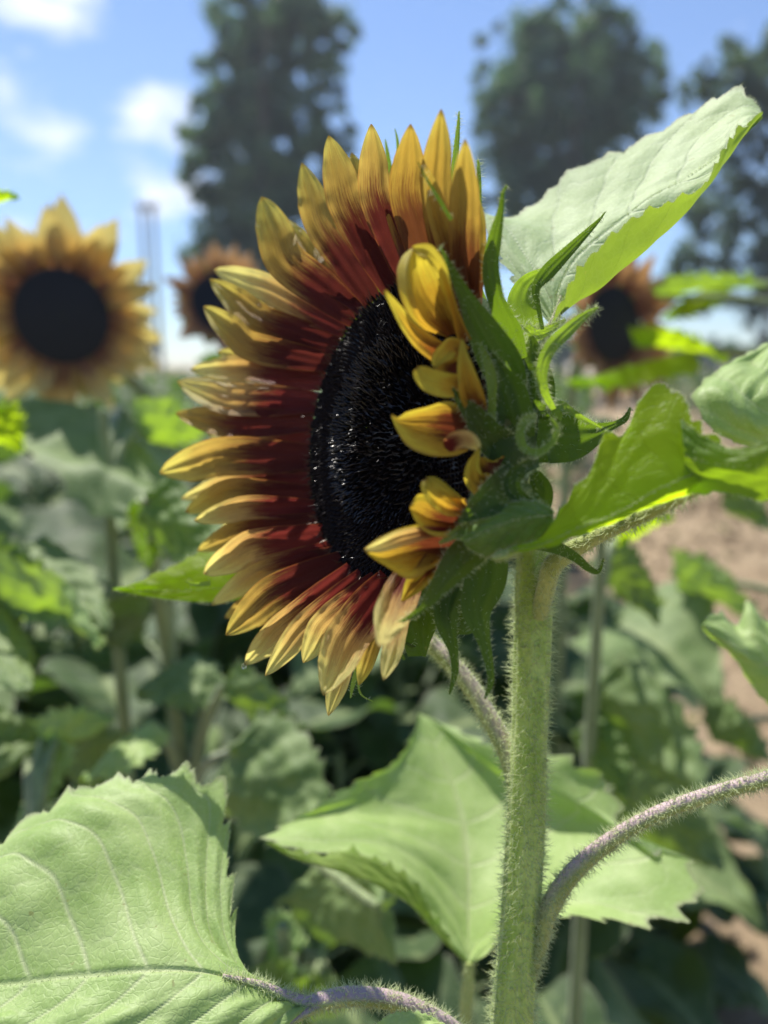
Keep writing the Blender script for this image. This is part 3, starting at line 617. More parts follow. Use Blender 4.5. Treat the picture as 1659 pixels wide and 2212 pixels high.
br([(1150, 1178, .232, 9), (1200, 1183, .229, 14), (1240, 1202, .228, 11), (1272, 1228, .227, 8), (1292, 1235, .227, 5), (1304, 1206, .227, 1.5)], 'bract_shaded', hair=180)
br([(985, 480, .262, 9), (979, 400, .262, 10), (985, 330, .262, 7), (990, 270, .262, 4), (992, 240, .262, 1.5)], 'bract_lit', hair=220, hlen=.0016)
br([(1035, 520, .255, 11), (1032, 450, .255, 9), (1034, 390, .255, 6), (1033, 345, .255, 2)], 'bract_lit', hair=180, hlen=.0018)
br([(868, 420, .285, 7), (862, 340, .285, 5), (858, 300, .285, 3), (853, 278, .285, 1)], 'bract_lit', hair=20)
br([(850, 440, .285, 8), (842, 370, .285, 7), (836, 325, .285, 4), (832, 300, .285, 1)], 'bract_lit', hair=20)
br([(975, 475, .199, 4), (945, 425, .199, 4), (915, 375, .200, 2), (903, 350, .201, 1)], 'bract_shaded', hair=20, cup=.1)
br([(455, 1260, .30, 6), (420, 1262, .30, 4), (400, 1255, .30, 1)], 'bract_lit', hair=8)
br([(775, 1440, .26, 8), (762, 1480, .26, 5), (757, 1508, .26, 1.5)], 'bract_lit', hair=20)
br([(800, 1420, .26, 6), (775, 1470, .26, 3), (780, 1500, .26, 2), (805, 1515, .26, 1)], 'bract_lit', hair=20)
for i in range(26):                     # the rest of the whorl, round the far rim of the cup
    a = rad(60 + i * 240 / 25); r2 = np.random.default_rng(300 + i)
    pts = [(HR * .82, -.026, .010), (HR * 1.02, -.014, .012), (HR * (1.12 + r2.uniform(0, .1)), -.004 - r2.uniform(0, .006), .009), (HR * (1.28 + r2.uniform(0, .2)), .0 - r2.uniform(0, .012), .0035), (HR * (1.40 + r2.uniform(0, .25)), r2.uniform(-.018, .0), .0004)]
    c = []
    for (rr_, cc_, w_) in pts:
        p_ = H(rr_ * math.cos(a), rr_ * math.sin(a), cc_); u_, v_ = proj(p_); c.append((u_, v_, p_[2], w_ * FPX / p_[2], 10))
    if (c[-1][0] > 1010 and not (c[-1][1] > 1200)) or (c[-1][0] < 720 and 600 < c[-1][1] < 1300): continue
    br(c, 'bract_shaded', hair=60, n=20, m=9)

# main stem
mb = MB()
pg = PW(1108, 2400, .275)
tube(mb, [(1060, 940, .262, 44), (1105, 1000, .272, 40), (1140, 1085, .278, 37), (1152, 1180, .279, 36), (1152, 1300, .279, 38), (1148, 1450, .278, 37), (1143, 1600, .277, 37), (1135, 1800, .276, 38), (1122, 2000, .275, 40), (1104, 2212, .274, 43)], n=150, m=48, ridge=.05, hair=7500, hlen=.0034, seed=1, rs=8)
b2 = P(1104, 2212, .274); wb = W(b2); mb2 = MB()
low = [tuple(wb) + (43 * .274 / FPX,), (wb[0] + .001, wb[1] + .004, wb[2] - .1, .0080), (wb[0] + .004, wb[1] + .01, .5, .011), (wb[0], wb[1] + .01, .2, .0125), (ROOT[0], ROOT[1], -.02, .014)]
stem = part(mb, 'stem', ['stem_green', 'hair_white'], plant)
tube(mb2, low, n=40, m=24, ridge=.02, hair=600, hlen=.0036, world=True)
ls = mb2.link('lower_stem', ['stem_green', 'hair_white'], plant, world=True, origin=org)

# leaf stalks on the main plant
def leaf_part(R, mt, stalk=None, name='leaf', extra=None, sname='leaf_stalk', **kw):
    m_ = MB(); a = dict(mat=0, hair=500); a.update(kw); hg = a.pop('hg', 0); rails(m_, R, **a)
    if extra: extra(m_)
    lf = part(m_, name, [mt, 'hair_grey' if hg else 'hair_white'], plant)
    if stalk:
        for st in stalk:
            m2 = MB(); b = dict(n=60, m=20, ridge=.03, hair=1200, hlen=.0022, purple=1.0); b.update(st[1]); tube(m2, st[0], **b); part(m2, sname, ['petiole', 'hair_white'], lf)
    return lf

# leaf behind the head, top right: pale lit blade with its near half folded up against the light
edge_top = rr([(1192, 705), (1110, 600), (1060, 520), (1040, 462), (1090, 470), (1140, 452), (1180, 418), (1235, 366), (1300, 345), (1400, 300), (1500, 240), (1575, 200), (1615, 205), (1640, 235), (1645, 250)], [.262, .275, .288, .300, .304, .307, .308, .307, .304, .300, .295, .288, .282, .276, .272])
inner_ = rr([(1194, 700), (1160, 600), (1170, 540), (1230, 490), (1330, 420), (1440, 350), (1540, 290), (1610, 250), (1645, 250)], [.262, .272, .281, .286, .287, .284, .279, .273, .270])
midr = rr([(1196, 698), (1205, 630), (1240, 565), (1310, 500), (1400, 430), (1480, 385), (1560, 330), (1610, 275), (1646, 252)], [.262, .266, .270, .272, .272, .270, .268, .267, .267])
fold = rr([(1198, 700), (1222, 675), (1290, 628), (1360, 570), (1440, 500), (1510, 425), (1560, 365), (1612, 292), (1647, 254)], [.261, .262, .262, .262, .262, .262, .263, .265, .266])
marg = rr([(1190, 700), (1218, 645), (1245, 592), (1300, 530), (1380, 468), (1470, 428), (1520, 402), (1580, 300), (1648, 240)], [.260, .257, .254, .253, .253, .254, .256, .262, .265])
leaf_part([edge_top, inner_, midr, fold, marg], 'leaf_sunlit', stalk=[([(1150, 800, .262, 10), (1175, 730, .262, 11), (1197, 695, .262, 10), (1215, 640, .2625, 6)], dict(hair=250, n=24, m=12, hlen=.0012))], mid=2.0, teeth=(.004, .0022), nteeth=15, nv=6, slant=.45, quilt=.00045, ns=200, ntr=110, hair=900, hlen=.0011)

# leaf crossing in front on the right, glowing with the light that comes through it
t0 = rr([(1560, 1005), (1590, 975), (1550, 960), (1512, 925), (1482, 880), (1445, 838), (1405, 838), (1372, 885), (1350, 935), (1305, 940), (1280, 1010), (1245, 1055), (1210, 1105), (1175, 1160), (1100, 1187)], [.196, .19, .192, .195, .198, .202, .203, .203, .203, .203, .202, .202, .201, .200, .199])
t1 = rr([(1560, 1008), (1500, 985), (1440, 950), (1390, 960), (1330, 1020), (1270, 1090), (1200, 1150), (1100, 1188)], [.194, .195, .197, .199, .200, .200, .199, .199])
t2 = rr([(1560, 1012), (1500, 1025), (1420, 1060), (1350, 1100), (1300, 1122), (1230, 1150), (1180, 1172), (1100, 1190)], [.194, .194, .195, .196, .197, .197, .198, .199])
t3 = rr([(1562, 1018), (1500, 1050), (1420, 1082), (1350, 1110), (1300, 1130), (1230, 1156), (1180, 1176), (1100, 1192)], [.195, .196, .197, .198, .199, .199, .199, .199])
t4 = rr([(1565, 1030), (1500, 1064), (1420, 1088), (1350, 1114), (1300, 1134), (1230, 1160), (1180, 1180), (1105, 1194)], [.196, .200, .203, .204, .204, .203, .202, .200])
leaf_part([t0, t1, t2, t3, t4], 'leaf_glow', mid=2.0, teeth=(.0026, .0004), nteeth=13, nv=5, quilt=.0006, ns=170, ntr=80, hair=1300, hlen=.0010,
          stalk=[([(1165, 1330, .274, 18), (1180, 1270, .268, 20), (1200, 1215, .258, 22), (1290, 1160, .242, 16), (1400, 1110, .222, 14), (1500, 1060, .205, 12), (1560, 1020, .196, 10)], dict(hair=1100, hlen=.0028, purple=.0))])
# its lobe that runs out of the frame on the right
leaf_part([rr([(1470, 905), (1520, 945), (1580, 968), (1659, 958), (1760, 930), (1850, 915)], [.1965, .191, .187, .180, .172, .166]), rr([(1478, 985), (1540, 1000), (1620, 1005), (1720, 995), (1850, 975)], [.1935, .189, .183, .176, .168]),
           rr([(1480, 1068), (1560, 1062), (1640, 1078), (1740, 1085), (1850, 1050)], [.199, .193, .187, .180, .172])], 'leaf_glow_soft', mid=1, nv=4, ns=70, ntr=50, quilt=.0004, hair=200, teeth=(.0008, .0008), nteeth=6, taper=False)
# small grey-green leaf under the head
leaf_part([rr([(1195, 1105), (1160, 1085), (1110, 1085), (1060, 1110), (1010, 1140), (985, 1165)], .206), rr([(1195, 1112), (1150, 1115), (1100, 1125), (1050, 1145), (1000, 1170)], [.205, .202, .2, .2, .201]),
           rr([(1190, 1150), (1150, 1170), (1100, 1185), (1050, 1200), (1005, 1178)], .205)], 'leaf_green', mid=1, teeth=(.001, .001), nteeth=9, nv=5, ns=70, ntr=40, hair=500, quilt=.0004)
leaf_part([rr([(1120, 1180), (1090, 1188), (1062, 1200)], .202), rr([(1122, 1188), (1092, 1198), (1062, 1206)], .199), rr([(1120, 1197), (1090, 1208), (1064, 1210)], .201)], 'leaf_pale', mid=1, nv=3, ns=24, ntr=12, hair=260, quilt=.0002)

# big lit leaf, lower left
l0 = rr([(660, 2160), (560, 2120), (520, 2098), (508, 2040), (502, 1960), (497, 1870), (490, 1780), (478, 1710), (440, 1686), (380, 1668), (300, 1678), (210, 1692), (140, 1728), (75, 1770), (0, 1822), (-90, 1890), (-200, 2000), (-300, 2130)],
         [.262, .262, .265, .273, .281, .291, .302, .310, .311, .311, .31, .307, .304, .30, .295, .285, .27, .25])
l1 = rr([(660, 2164), (540, 2112), (450, 2010), (390, 1880), (300, 1810), (180, 1800), (60, 1850), (-100, 1950), (-300, 2132)], [.261, .260, .270, .284, .289, .285, .278, .268, .25])
l2 = rr([(660, 2168), (560, 2130), (480, 2110), (400, 2099), (300, 2097), (180, 2105), (0, 2124), (-150, 2135), (-300, 2140)], [.26, .257, .254, .252, .25, .25, .249, .249, .25])
l3 = rr([(662, 2175), (560, 2220), (440, 2250), (300, 2270), (150, 2280), (0, 2270), (-150, 2230), (-300, 2150)], [.259, .246, .238, .234, .232, .233, .24, .25])
l4 = rr([(664, 2180), (600, 2320), (480, 2400), (300, 2440), (150, 2450), (0, 2420), (-150, 2330), (-300, 2160)], [.26, .25, .244, .24, .238, .24, .245, .25])
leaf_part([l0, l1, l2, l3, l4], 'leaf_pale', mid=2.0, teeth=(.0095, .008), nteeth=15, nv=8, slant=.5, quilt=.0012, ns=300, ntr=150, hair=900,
          stalk=[([(480, 2109, .2525, 5), (560, 2128, .256, 9), (660, 2166, .259, 14), (700, 2160, .26, 18), (760, 2152, .262, 20), (850, 2162, .264, 20), (930, 2195, .266, 20), (1010, 2250, .27, 22), (1100, 2330, .273, 24)], dict(hair=2400, hlen=.0030, purple=1.0)),
                 ([(690, 2172, .2585, 10), (640, 2200, .255, 9), (580, 2240, .25, 8)], dict(hair=200, n=20, m=12, purple=1.0))])
# small leaf piece over the stalk at the bottom edge
leaf_part([rr([(800, 2260), (820, 2205), (870, 2185), (930, 2195), (960, 2215)], .25), rr([(805, 2270), (860, 2230), (930, 2230), (960, 2225)], .245), rr([(810, 2290), (860, 2290), (930, 2280), (960, 2240)], .24)], 'leaf_pale', nv=3, ns=50, ntr=30, teeth=(.001, .001), hair=200)

# right-hand leaf stalk, purple on top, leaving the frame
m_ = MB()
rs = rails(m_, [rr([(1900, 1640), (2000, 1500), (2150, 1420), (2350, 1480)], [.25, .25, .24, .23]), rr([(1900, 1640), (2030, 1600), (2200, 1580), (2360, 1500)], [.25, .24, .23, .22]), rr([(1900, 1640), (2000, 1760), (2200, 1760), (2370, 1520)], [.25, .25, .24, .23])], teeth=(.003, .003), ns=80, ntr=40)
lfr = part(m_, 'leaf', ['leaf_pale', 'hair_white'], plant)
m_ = MB(); tube(m_, [(1128, 2130, .275, 20), (1158, 2050, .274, 22), (1188, 1960, .272, 21), (1238, 1885, .27, 19), (1320, 1815, .268, 17), (1420, 1758, .265, 16), (1540, 1715, .262, 16), (1660, 1682, .258, 16), (1780, 1655, .254, 18), (1905, 1640, .25, 14)], n=110, m=24, ridge=.03, hair=3800, hlen=.0026, purple=1.0)
part(m_, 'leaf_stalk', ['petiole', 'hair_white'], lfr)

# stalk on the left side with the bright little leaf behind the flower
a0 = rr([(560, 1225), (520, 1195), (460, 1190), (420, 1196), (380, 1222), (335, 1240), (290, 1262), (245, 1272)], [.33, .335, .335, .335, .334, .334, .333, .332])
a1 = rr([(560, 1245), (470, 1232), (390, 1246), (310, 1262), (245, 1273)], [.325, .326, .327, .329, .332])
a2 = rr([(565, 1275), (500, 1298), (420, 1300), (330, 1290), (245, 1275)], [.32, .32, .322, .327, .332])
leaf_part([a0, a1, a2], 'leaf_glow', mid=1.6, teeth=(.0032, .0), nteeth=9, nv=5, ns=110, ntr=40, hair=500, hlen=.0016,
          stalk=[([(1112, 1700, .279, 16), (1098, 1630, .283, 21), (1062, 1560, .288, 20), (1010, 1475, .295, 19), (940, 1400, .302, 18), (870, 1345, .308, 16), (740, 1290, .318, 12), (560, 1258, .326, 8)], dict(hair=2600, hlen=.0028, purple=.8, n=80))])

# leaf behind the stem, low centre: pale face and a folded left lobe
c0 = rr([(1012, 2086), (965, 2040), (922, 1995), (880, 1950), (800, 1905), (700, 1870), (630, 1850), (575, 1822)], [.37, .37, .368, .362, .355, .352, .352, .353])
c1 = rr([(1010, 2082), (940, 1985), (885, 1900), (820, 1862), (745, 1835), (700, 1848), (640, 1838), (578, 1818)], [.372, .374, .37, .366, .363, .36, .356, .354])
leaf_part([c0, c1], 'bract_lit', mid=0, teeth=(0, .0045), nteeth=13, nv=7, ns=150, ntr=20, quilt=.0006, hair=300)
AP = (905, 1542)
k0 = rr([(1012, 2084), (955, 2010), (915, 1965), (860, 1888), (780, 1845), (690, 1842), (585, 1818), (610, 1785), (680, 1745), (760, 1696), (845, 1652), (888, 1600), AP], [.371, .374, .374, .37, .366, .361, .356, .372, .39, .41, .43, .45, .47])
k1 = rr([(1011, 2082), (975, 1985), (925, 1890), (850, 1820), (770, 1780), (740, 1758), (800, 1718), (870, 1660), (900, 1600), AP], [.371, .382, .390, .390, .392, .40, .415, .435, .455, .472])
k2 = rr([(1011, 2080), (1012, 1980), (1010, 1880), (1000, 1780), (975, 1690), (940, 1610), AP], [.371, .388, .405, .425, .444, .460, .474])
k3 = rr([(1013, 2081), (1090, 1975), (1150, 1885), (1165, 1800), (1120, 1720), (1040, 1650), (970, 1590), AP], [.371, .378, .392, .41, .43, .448, .464, .476])
k4 = rr([(1014, 2082), (1130, 1985), (1250, 1920), (1340, 1860), (1330, 1800), (1240, 1735), (1120, 1670), (1010, 1605), (950, 1565), AP], [.371, .366, .368, .372, .385, .40, .425, .452, .468, .477])
k5 = rr([(1014, 2084), (1120, 2012), (1230, 1978), (1320, 1988), (1400, 1992), (1470, 1965), (1502, 1935), (1480, 1850), (1400, 1838), (1335, 1770), (1310, 1690), (1235, 1650), (1180, 1622), (1080, 1620), (985, 1575), AP],
        [.371, .358, .35, .345, .345, .347, .352, .365, .37, .385, .395, .405, .418, .435, .462, .478])
leaf_part([k0, k1, k2, k3, k4, k5], 'leaf_pale', mid=2, teeth=(.008, .009), nteeth=20, nv=6, ns=260, ntr=130, quilt=.0005, hair=700, slant=.35,
          stalk=[([(1012, 2078, .371, 9), (1012, 2110, .371, 12), (1008, 2160, .371, 14), (1003, 2240, .371, 14), (1010, 2400, .35, 15), (1090, 2600, .30, 18)], dict(hair=900, hlen=.003, purple=1.0))])

# ------------------------------------------------------------------ neighbours whose leaves reach into the right edge
def nb_plant(loc, label): 
    return empty('sunflower_plant', loc, label, 'sunflower plant')
def nb_leaf(root, loc, R, mt, stalk=None, **kw):
    m_ = MB(); a = dict(hair=500); a.update(kw); rails(m_, R, **a); lf = m_.link('leaf', [mt, 'hair_grey'], root, origin=loc)
    if stalk: m2 = MB(); tube(m2, stalk, n=30, m=12, purple=.7, hair=200, hlen=.002); m2.link('leaf_stalk', ['petiole', 'hair_white'], lf, origin=loc)
    return lf
loc = base_of(1900, 1500, .36); rt = nb_plant(loc, 'sunflower plant at the right edge showing one quilted and one toothed leaf')
nb_leaf(rt, loc, [rr([(1860, 1020), (1720, 1010), (1600, 960), (1535, 925), (1500, 860), (1530, 815), (1590, 780), (1659, 742), (1720, 720)], [.34, .325, .31, .305, .31, .32, .33, .338, .342]),
     rr([(1860, 1015), (1750, 960), (1680, 900), (1660, 850), (1690, 790), (1725, 725)], [.335, .315, .302, .303, .318, .34]),
     rr([(1860, 1010), (1820, 930), (1790, 850), (1780, 780), (1740, 720)], [.33, .315, .305, .315, .34])], 'leaf_pale', mid=1, teeth=(.0018, .002), nteeth=16, nv=6, quilt=.0016, ns=130, ntr=70,
     stalk=[(1860, 1015, .32, 12), (1890, 1200, .33, 14), (1895, 1450, .35, 16)])
nb_leaf(rt, loc, [rr([(1850, 1560), (1760, 1580), (1690, 1545), (1630, 1490), (1585, 1420), (1545, 1385), (1520, 1360), (1515, 1350)], [.37, .37, .368, .366, .364, .362, .36, .36]),
     rr([(1850, 1550), (1750, 1490), (1670, 1440), (1590, 1395), (1517, 1350)], [.37, .365, .362, .36, .36]),
     rr([(1850, 1540), (1760, 1400), (1690, 1320), (1655, 1345), (1620, 1300), (1590, 1350), (1560, 1325), (1535, 1330), (1519, 1348)], [.37, .375, .38, .38, .38, .378, .372, .366, .36])], 'leaf_pale', mid=1, teeth=(.001, .003), nteeth=10, nv=5, ns=120, ntr=50,
     stalk=[(1850, 1550, .37, 12), (1880, 1620, .365, 14), (1895, 1750, .36, 16)])
mb = MB(); g = loc; tube(mb, [(g[0], g[1], -.02, .013), (g[0] + .01, g[1] + .01, .5, .012), (g[0], g[1], .95, .010), (g[0], g[1] + .01, 1.28, .008)], world=True, hair=800, n=60)
mb.link('stem', ['stem_green', 'hair_white'], rt, world=True, origin=loc)

# ------------------------------------------------------------------ generic leaf, plant and head for the field
def gen_leaf(mb, base, az, length, width, rise, droop, seed, stalk=.1, mat=0, smat=1, ns=30, ntr=15, teeth=.006, fold=.25, tilt=0.0):
    """world-space heart-shaped leaf on its stalk, leaving base in direction az"""
    r = np.random.default_rng(seed); d = np.array([math.sin(az), math.cos(az), 0]); up = np.array([0, 0, 1.0]); sd = np.cross(d, up)
    sd = nrm(sd + up * tilt)
    base = np.asarray(base, float); e = base + d * stalk * .8 + up * stalk * rise
    tube(mb, [tuple(base) + (.0035,), tuple(base + (e - base) * .5 + up * stalk * .12) + (.003,), tuple(e) + (.0022,)], n=8, m=6, mat=smat, world=True)
    x = np.linspace(0, 1, 8); mid = [e + d * length * t * (1 - .25 * droop * t) + up * (length * (rise * .35 * t - droop * t * t)) for t in x]
    wprof = np.array([.04, .72, 1.0, .92, .72, .47, .2, .01]) * width / 2
    back = np.array([0, -.17, -.10, -.03, 0, 0, 0, 0]) * length
    R = []
    for sgn, kk in ((-1, 1), (-1, .5), (0, 0), (1, .5), (1, 1)):
        R.append([mid[i] + sd * sgn * wprof[i] * kk + d * back[i] * kk + up * (fold * wprof[i] * kk**2 + .06 * length * kk * math.sin(i * 1.9 + seed * sgn)) for i in range(8)])
    rails(mb, R, ns=ns, ntr=ntr, mid=2, teeth=(teeth, teeth), nteeth=9, nv=6, quilt=.003, mat=mat, world=True, seed=seed)

def gen_head(root, org_, C, n_, R, npet, plen, seed, mpet, tip_in=.1, phi=18, droopy=0., wr=.34, name='flower_head', dome_h=.1):
    C = np.asarray(C, float); n_ = nrm(np.asarray(n_, float)); a1 = nrm(np.cross(np.array([0, 0, 1.0]), n_)); a2 = np.cross(n_, a1); r = np.random.default_rng(seed)
    hh = lambda a, b, c: C + np.multiply.outer(a, a1) + np.multiply.outer(b, a2) + np.multiply.outer(c, n_)
    q = np.linspace(0, 2 * math.pi, 37)[:-1]
    mb = MB(); pr = np.array([(1.0, 0), (1.08, -.12), (.95, -.35), (.6, -.6), (.25, -.8)]) * R
    mb.add(hh((pr[:, 0][:, None] * np.cos(q)).ravel(), (pr[:, 0][:, None] * np.sin(q)).ravel(), np.repeat(pr[:, 1], 36)), grid_faces(5, 36, True))
    for i in range(16):
        a = i * 6.283 / 16 + r.uniform(-.1, .1); d = a1 * math.cos(a) + a2 * math.sin(a); sd = np.cross(n_, d)
        pts = [C + d * R * .8 - n_ * R * .4, C + d * R * 1.15 - n_ * R * .1, C + d * R * 1.5 - n_ * R * r.uniform(0, .3)]; ws = [.28 * R, .3 * R, .01 * R]
        mb.add(np.array([p + sd * w_ * k for p, w_ in zip(pts, ws) for k in (-1, 0, 1)]), grid_faces(3, 3))
    hd = mb.link(name, ['bract_shaded'], root, world=True, origin=org_)
    mb = MB(); rr0 = np.linspace(.01, 1.0, 14) * R; dz = dome_h * R * (1 - (rr0 / R)**2) + .02 * R
    mb.add(hh((rr0[:, None] * np.cos(q)).ravel(), (rr0[:, None] * np.sin(q)).ravel(), np.repeat(dz, 36)), grid_faces(14, 36, True))
    kk = np.arange(500); fr_ = R * np.sqrt((kk + .5) / 500); fa_ = kk * 2.4
    hairs(mb, hh(fr_ * np.cos(fa_), fr_ * np.sin(fa_), dome_h * R * (1 - (fr_ / R)**2)), np.repeat(n_[None], 500, 0), R * .07, R * .018, 0, bend=.1, jit=.15)
    mb.link('seed_disc', ['disc_far'], hd, world=True, origin=org_)
    for i in range(npet):
        a = i * 6.283 / npet + r.uniform(-.08, .08); d = a1 * math.cos(a) + a2 * math.sin(a); sd0 = np.cross(n_, d)
        ph = rad(phi + r.uniform(-14, 14) - (i % 2) * 12); L_ = plen * r.uniform(.68, 1.2) ; tw = r.uniform(-.8, .8); droop = droopy * max(0, d[2]) * 0
        x = np.linspace(0, 1, 9); wp = np.array([.35, .7, .92, 1, .97, .85, .62, .33, .03]) * L_ * wr * .5 * r.uniform(.85, 1.15)
        cv = r.uniform(-.35, .35); mb = MB(); vs = []
        for t, w_ in zip(x, wp):
            dirp = d * math.cos(ph) + n_ * math.sin(ph); p = C + d * R * .97 + dirp * L_ * t + n_ * L_ * cv * t * t * .4 + np.array([0, 0, -1]) * droopy * L_ * t * t
            sd = nrm(sd0 + n_ * tw * t)
            for k in np.linspace(-1, 1, 5): vs.append(p + sd * w_ * k + n_ * w_ * .3 * k * k)
        uv = np.stack([np.repeat(x, 5), np.tile(np.linspace(0, 1, 5), 9)], -1)
        mb.add(np.array(vs), grid_faces(9, 5)[:, ::-1], 0, uv, None, None); mb.link('petal', [mpet], hd, world=True, origin=org_)
    return hd

def field_plant(name, loc, label, top, leaves, cat='sunflower plant', group=None, head=None, seed=0, lo=.25, lean=(0, 0), lmat='leaf_field_shaded', size=1.0, stem_r=.010, azs=None):
    loc = np.array([loc[0], loc[1], 0.0]); rt = empty(name, loc, label, cat, group); r = np.random.default_rng(seed)
    topp = np.array([loc[0] + lean[0], loc[1] + lean[1], top])
    cv = lambda z: np.array([loc[0] + lean[0] * (z / top)**2, loc[1] + lean[1] * (z / top)**2, z])
    mb = MB(); pts = [tuple(cv(z)) + (stem_r * (1.15 - .45 * z / top),) for z in np.linspace(0, top, 6)]; pts[0] = pts[0][:2] + (-.03, pts[0][3])
    if head is not None: hc = np.asarray(head['C'], float); hn = nrm(np.asarray(head['n_'], float)); pts += [tuple(hc - hn * head['R'] * 1.0) + (stem_r * .6,), tuple(hc - hn * head['R'] * .6) + (stem_r * .55,)]
    tube(mb, pts, n=30, m=10, world=True); mb.link('stem', ['stem_field'], rt, world=True, origin=loc)
    for i in range(leaves):
        z = lo + (top - lo) * (i + .6) / leaves; az = (i * 2.4 + r.uniform(-.4, .4)) if azs is None else azs[i % len(azs)]
        mb = MB(); ln = size * r.uniform(.14, .22)
        gen_leaf(mb, cv(z), az, ln, ln * r.uniform(.8, 1.0), r.uniform(.1, .7), r.uniform(.15, .6), seed * 31 + i, stalk=size * r.uniform(.07, .12), tilt=r.uniform(-.4, .4), fold=r.uniform(-.1, .4))
        mb.link('leaf', [lmat if (i + seed) % 4 else 'leaf_field_light', 'stem_field'], rt, world=True, origin=loc)
    if head is not None: gen_head(rt, loc, **head)
    return rt

# second sunflower, left, facing the camera
c2_ = PW(135, 683, .80); toC = nrm(CAM - c2_)
field_plant('sunflower_plant', (c2_[0] + .075, c2_[1] + .06), 'blurred sunflower at left with round black centre and orange yellow petals', c2_[2] - .10, 6, 'sunflower', None,
            dict(C=c2_, n_=toC + np.array([.42, -.05, .10]), R=.0485, npet=44, plen=.063, seed=5, mpet='petal_far', phi=12, wr=.42), 11, lo=.35, size=.95, azs=[2.0, 4.4, 1.2, 5.6, 3.2, .3])
c3_ = PW(482, 655, 1.25); toC = nrm(CAM - c3_)
field_plant('sunflower_plant', (c3_[0] + .05, c3_[1] + .08), 'blurred rust-petalled sunflower peeping out behind the focused flower on its left', c3_[2] - .10, 6, 'sunflower', None,
            dict(C=c3_, n_=toC + np.array([.25, -.1, .5]), R=.052, npet=40, plen=.045, seed=6, mpet='petal_rusty', phi=20, wr=.4), 12, lo=.4)
c4_ = PW(1325, 700, .95); toC = nrm(CAM - c4_)
field_plant('sunflower_plant', (c4_[0] - .03, c4_[1] + .08), 'blurred sunflower at right with upright dark oval centre and brown petals', c4_[2] - .10, 6, 'sunflower', None,
            dict(C=c4_, n_=toC * .62 + np.array([.55, .0, .08]), R=.046, npet=34, plen=.060, seed=8, mpet='petal_rusty', phi=22, wr=.4), 13, lo=.35, azs=[1.3, .5, 4.2, 2.6, 5.4, 3.4])

# leafy neighbours seen left of and below the head (positions measured from the picture, distances judged from the blur)
def lit_leaf_plant(u, v, d, label, specs, seed, stem_top_v, lmats=None):
    loc = base_of(u, v, d); rt = empty('sunflower_plant', loc, label, 'sunflower plant')
    topz = PW(u, stem_top_v, d)[2]
    mb = MB(); tube(mb, [(loc[0], loc[1], -.03, .009), (loc[0], loc[1], topz * .5, .0075), (loc[0], loc[1], topz, .005)], world=True, n=30, m=10); mb.link('stem', ['stem_field'], rt, world=True, origin=loc)
    for i, (tu, tv, bu_, bv_, dd, wpx, roll, sag, mt) in enumerate(specs):
        # leaf from its base (bu_, bv_) to its tip (tu, tv)
        b = np.array([bu_, bv_]); t = np.array([tu, tv]); m_ = MB(); r = np.random.default_rng(seed * 13 + i)
        fr = [0, .12, .3, .5, .7, .87, 1.0]; wp = [.1, .85, 1.0, .92, .66, .34, .01]
        Pb, Pt = P(bu_, bv_, dd[0]), P(tu, tv, dd[1]); ax = nrm(Pt - Pb); V = nrm(Pb); sdv = nrm(np.cross(ax, V)); nn = np.cross(sdv, ax)
        s2 = sdv * math.cos(rad(roll)) + nn * math.sin(rad(roll)); n2 = nn * math.cos(rad(roll)) - sdv * math.sin(rad(roll)); L_ = np.linalg.norm(Pt - Pb); w_ = wpx * (dd[0] + dd[1]) / 2 / FPX
        R = []
        for kx in (-1, -.5, 0, .5, 1):
            R.append([W(Pb + ax * L_ * (f - (.13 * abs(kx) if 0 < j < 3 else 0)) + s2 * w_ * q_ * kx + n2 * (sag * L_ * math.sin(f * math.pi) + .22 * w_ * kx * kx + .10 * w_ * math.sin(j * 2.3 + kx * 3 + i)) + np.array([0, -1, 0]) * L_ * .12 * f * f) for j, (f, q_) in enumerate(zip(fr, wp))])
        rails(m_, R, ns=60, ntr=30, mid=2, teeth=(.006 * dd[0] / .5, .006 * dd[0] / .5), nteeth=10, nv=6, quilt=.002, world=True, seed=seed + i)
        sp = W(Pb); zz = min(topz, max(.1, sp[2] - .05)); tube(m_, [(loc[0], loc[1], zz, .005), tuple((np.array([loc[0], loc[1], zz]) + sp) / 2 + np.array([0, 0, .015])) + (.0045,), tuple(sp) + (.003,)], n=14, m=8, mat=1, world=True)
        m_.link('leaf', [mt, 'stem_field'], rt, world=True, origin=loc)
    return rt
F, G, K_ = 'leaf_field_light', 'leaf_pale', 'leaf_green'
# specs: tip u,v, base u,v, (base depth, tip depth), half width px, roll, sag, material
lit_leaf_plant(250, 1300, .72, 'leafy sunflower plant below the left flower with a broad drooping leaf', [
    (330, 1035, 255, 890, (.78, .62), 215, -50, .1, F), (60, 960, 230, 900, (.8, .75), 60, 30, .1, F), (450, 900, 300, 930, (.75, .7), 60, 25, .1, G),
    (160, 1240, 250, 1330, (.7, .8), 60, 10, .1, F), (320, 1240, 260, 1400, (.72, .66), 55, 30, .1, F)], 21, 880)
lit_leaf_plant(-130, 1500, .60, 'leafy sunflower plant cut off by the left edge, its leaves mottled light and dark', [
    (225, 1310, 20, 1190, (.62, .55), 90, -20, .08, F), (210, 1350, -20, 1300, (.6, .52), 110, 55, .1, G), (60, 1440, -60, 1260, (.6, .5), 80, -30, .1, F), (45, 960, -20, 880, (.6, .6), 40, 10, 0, 'leaf_glow'), (110, 1230, -40, 1180, (.62, .6), 40, 40, 0, F)], 22, 1300)
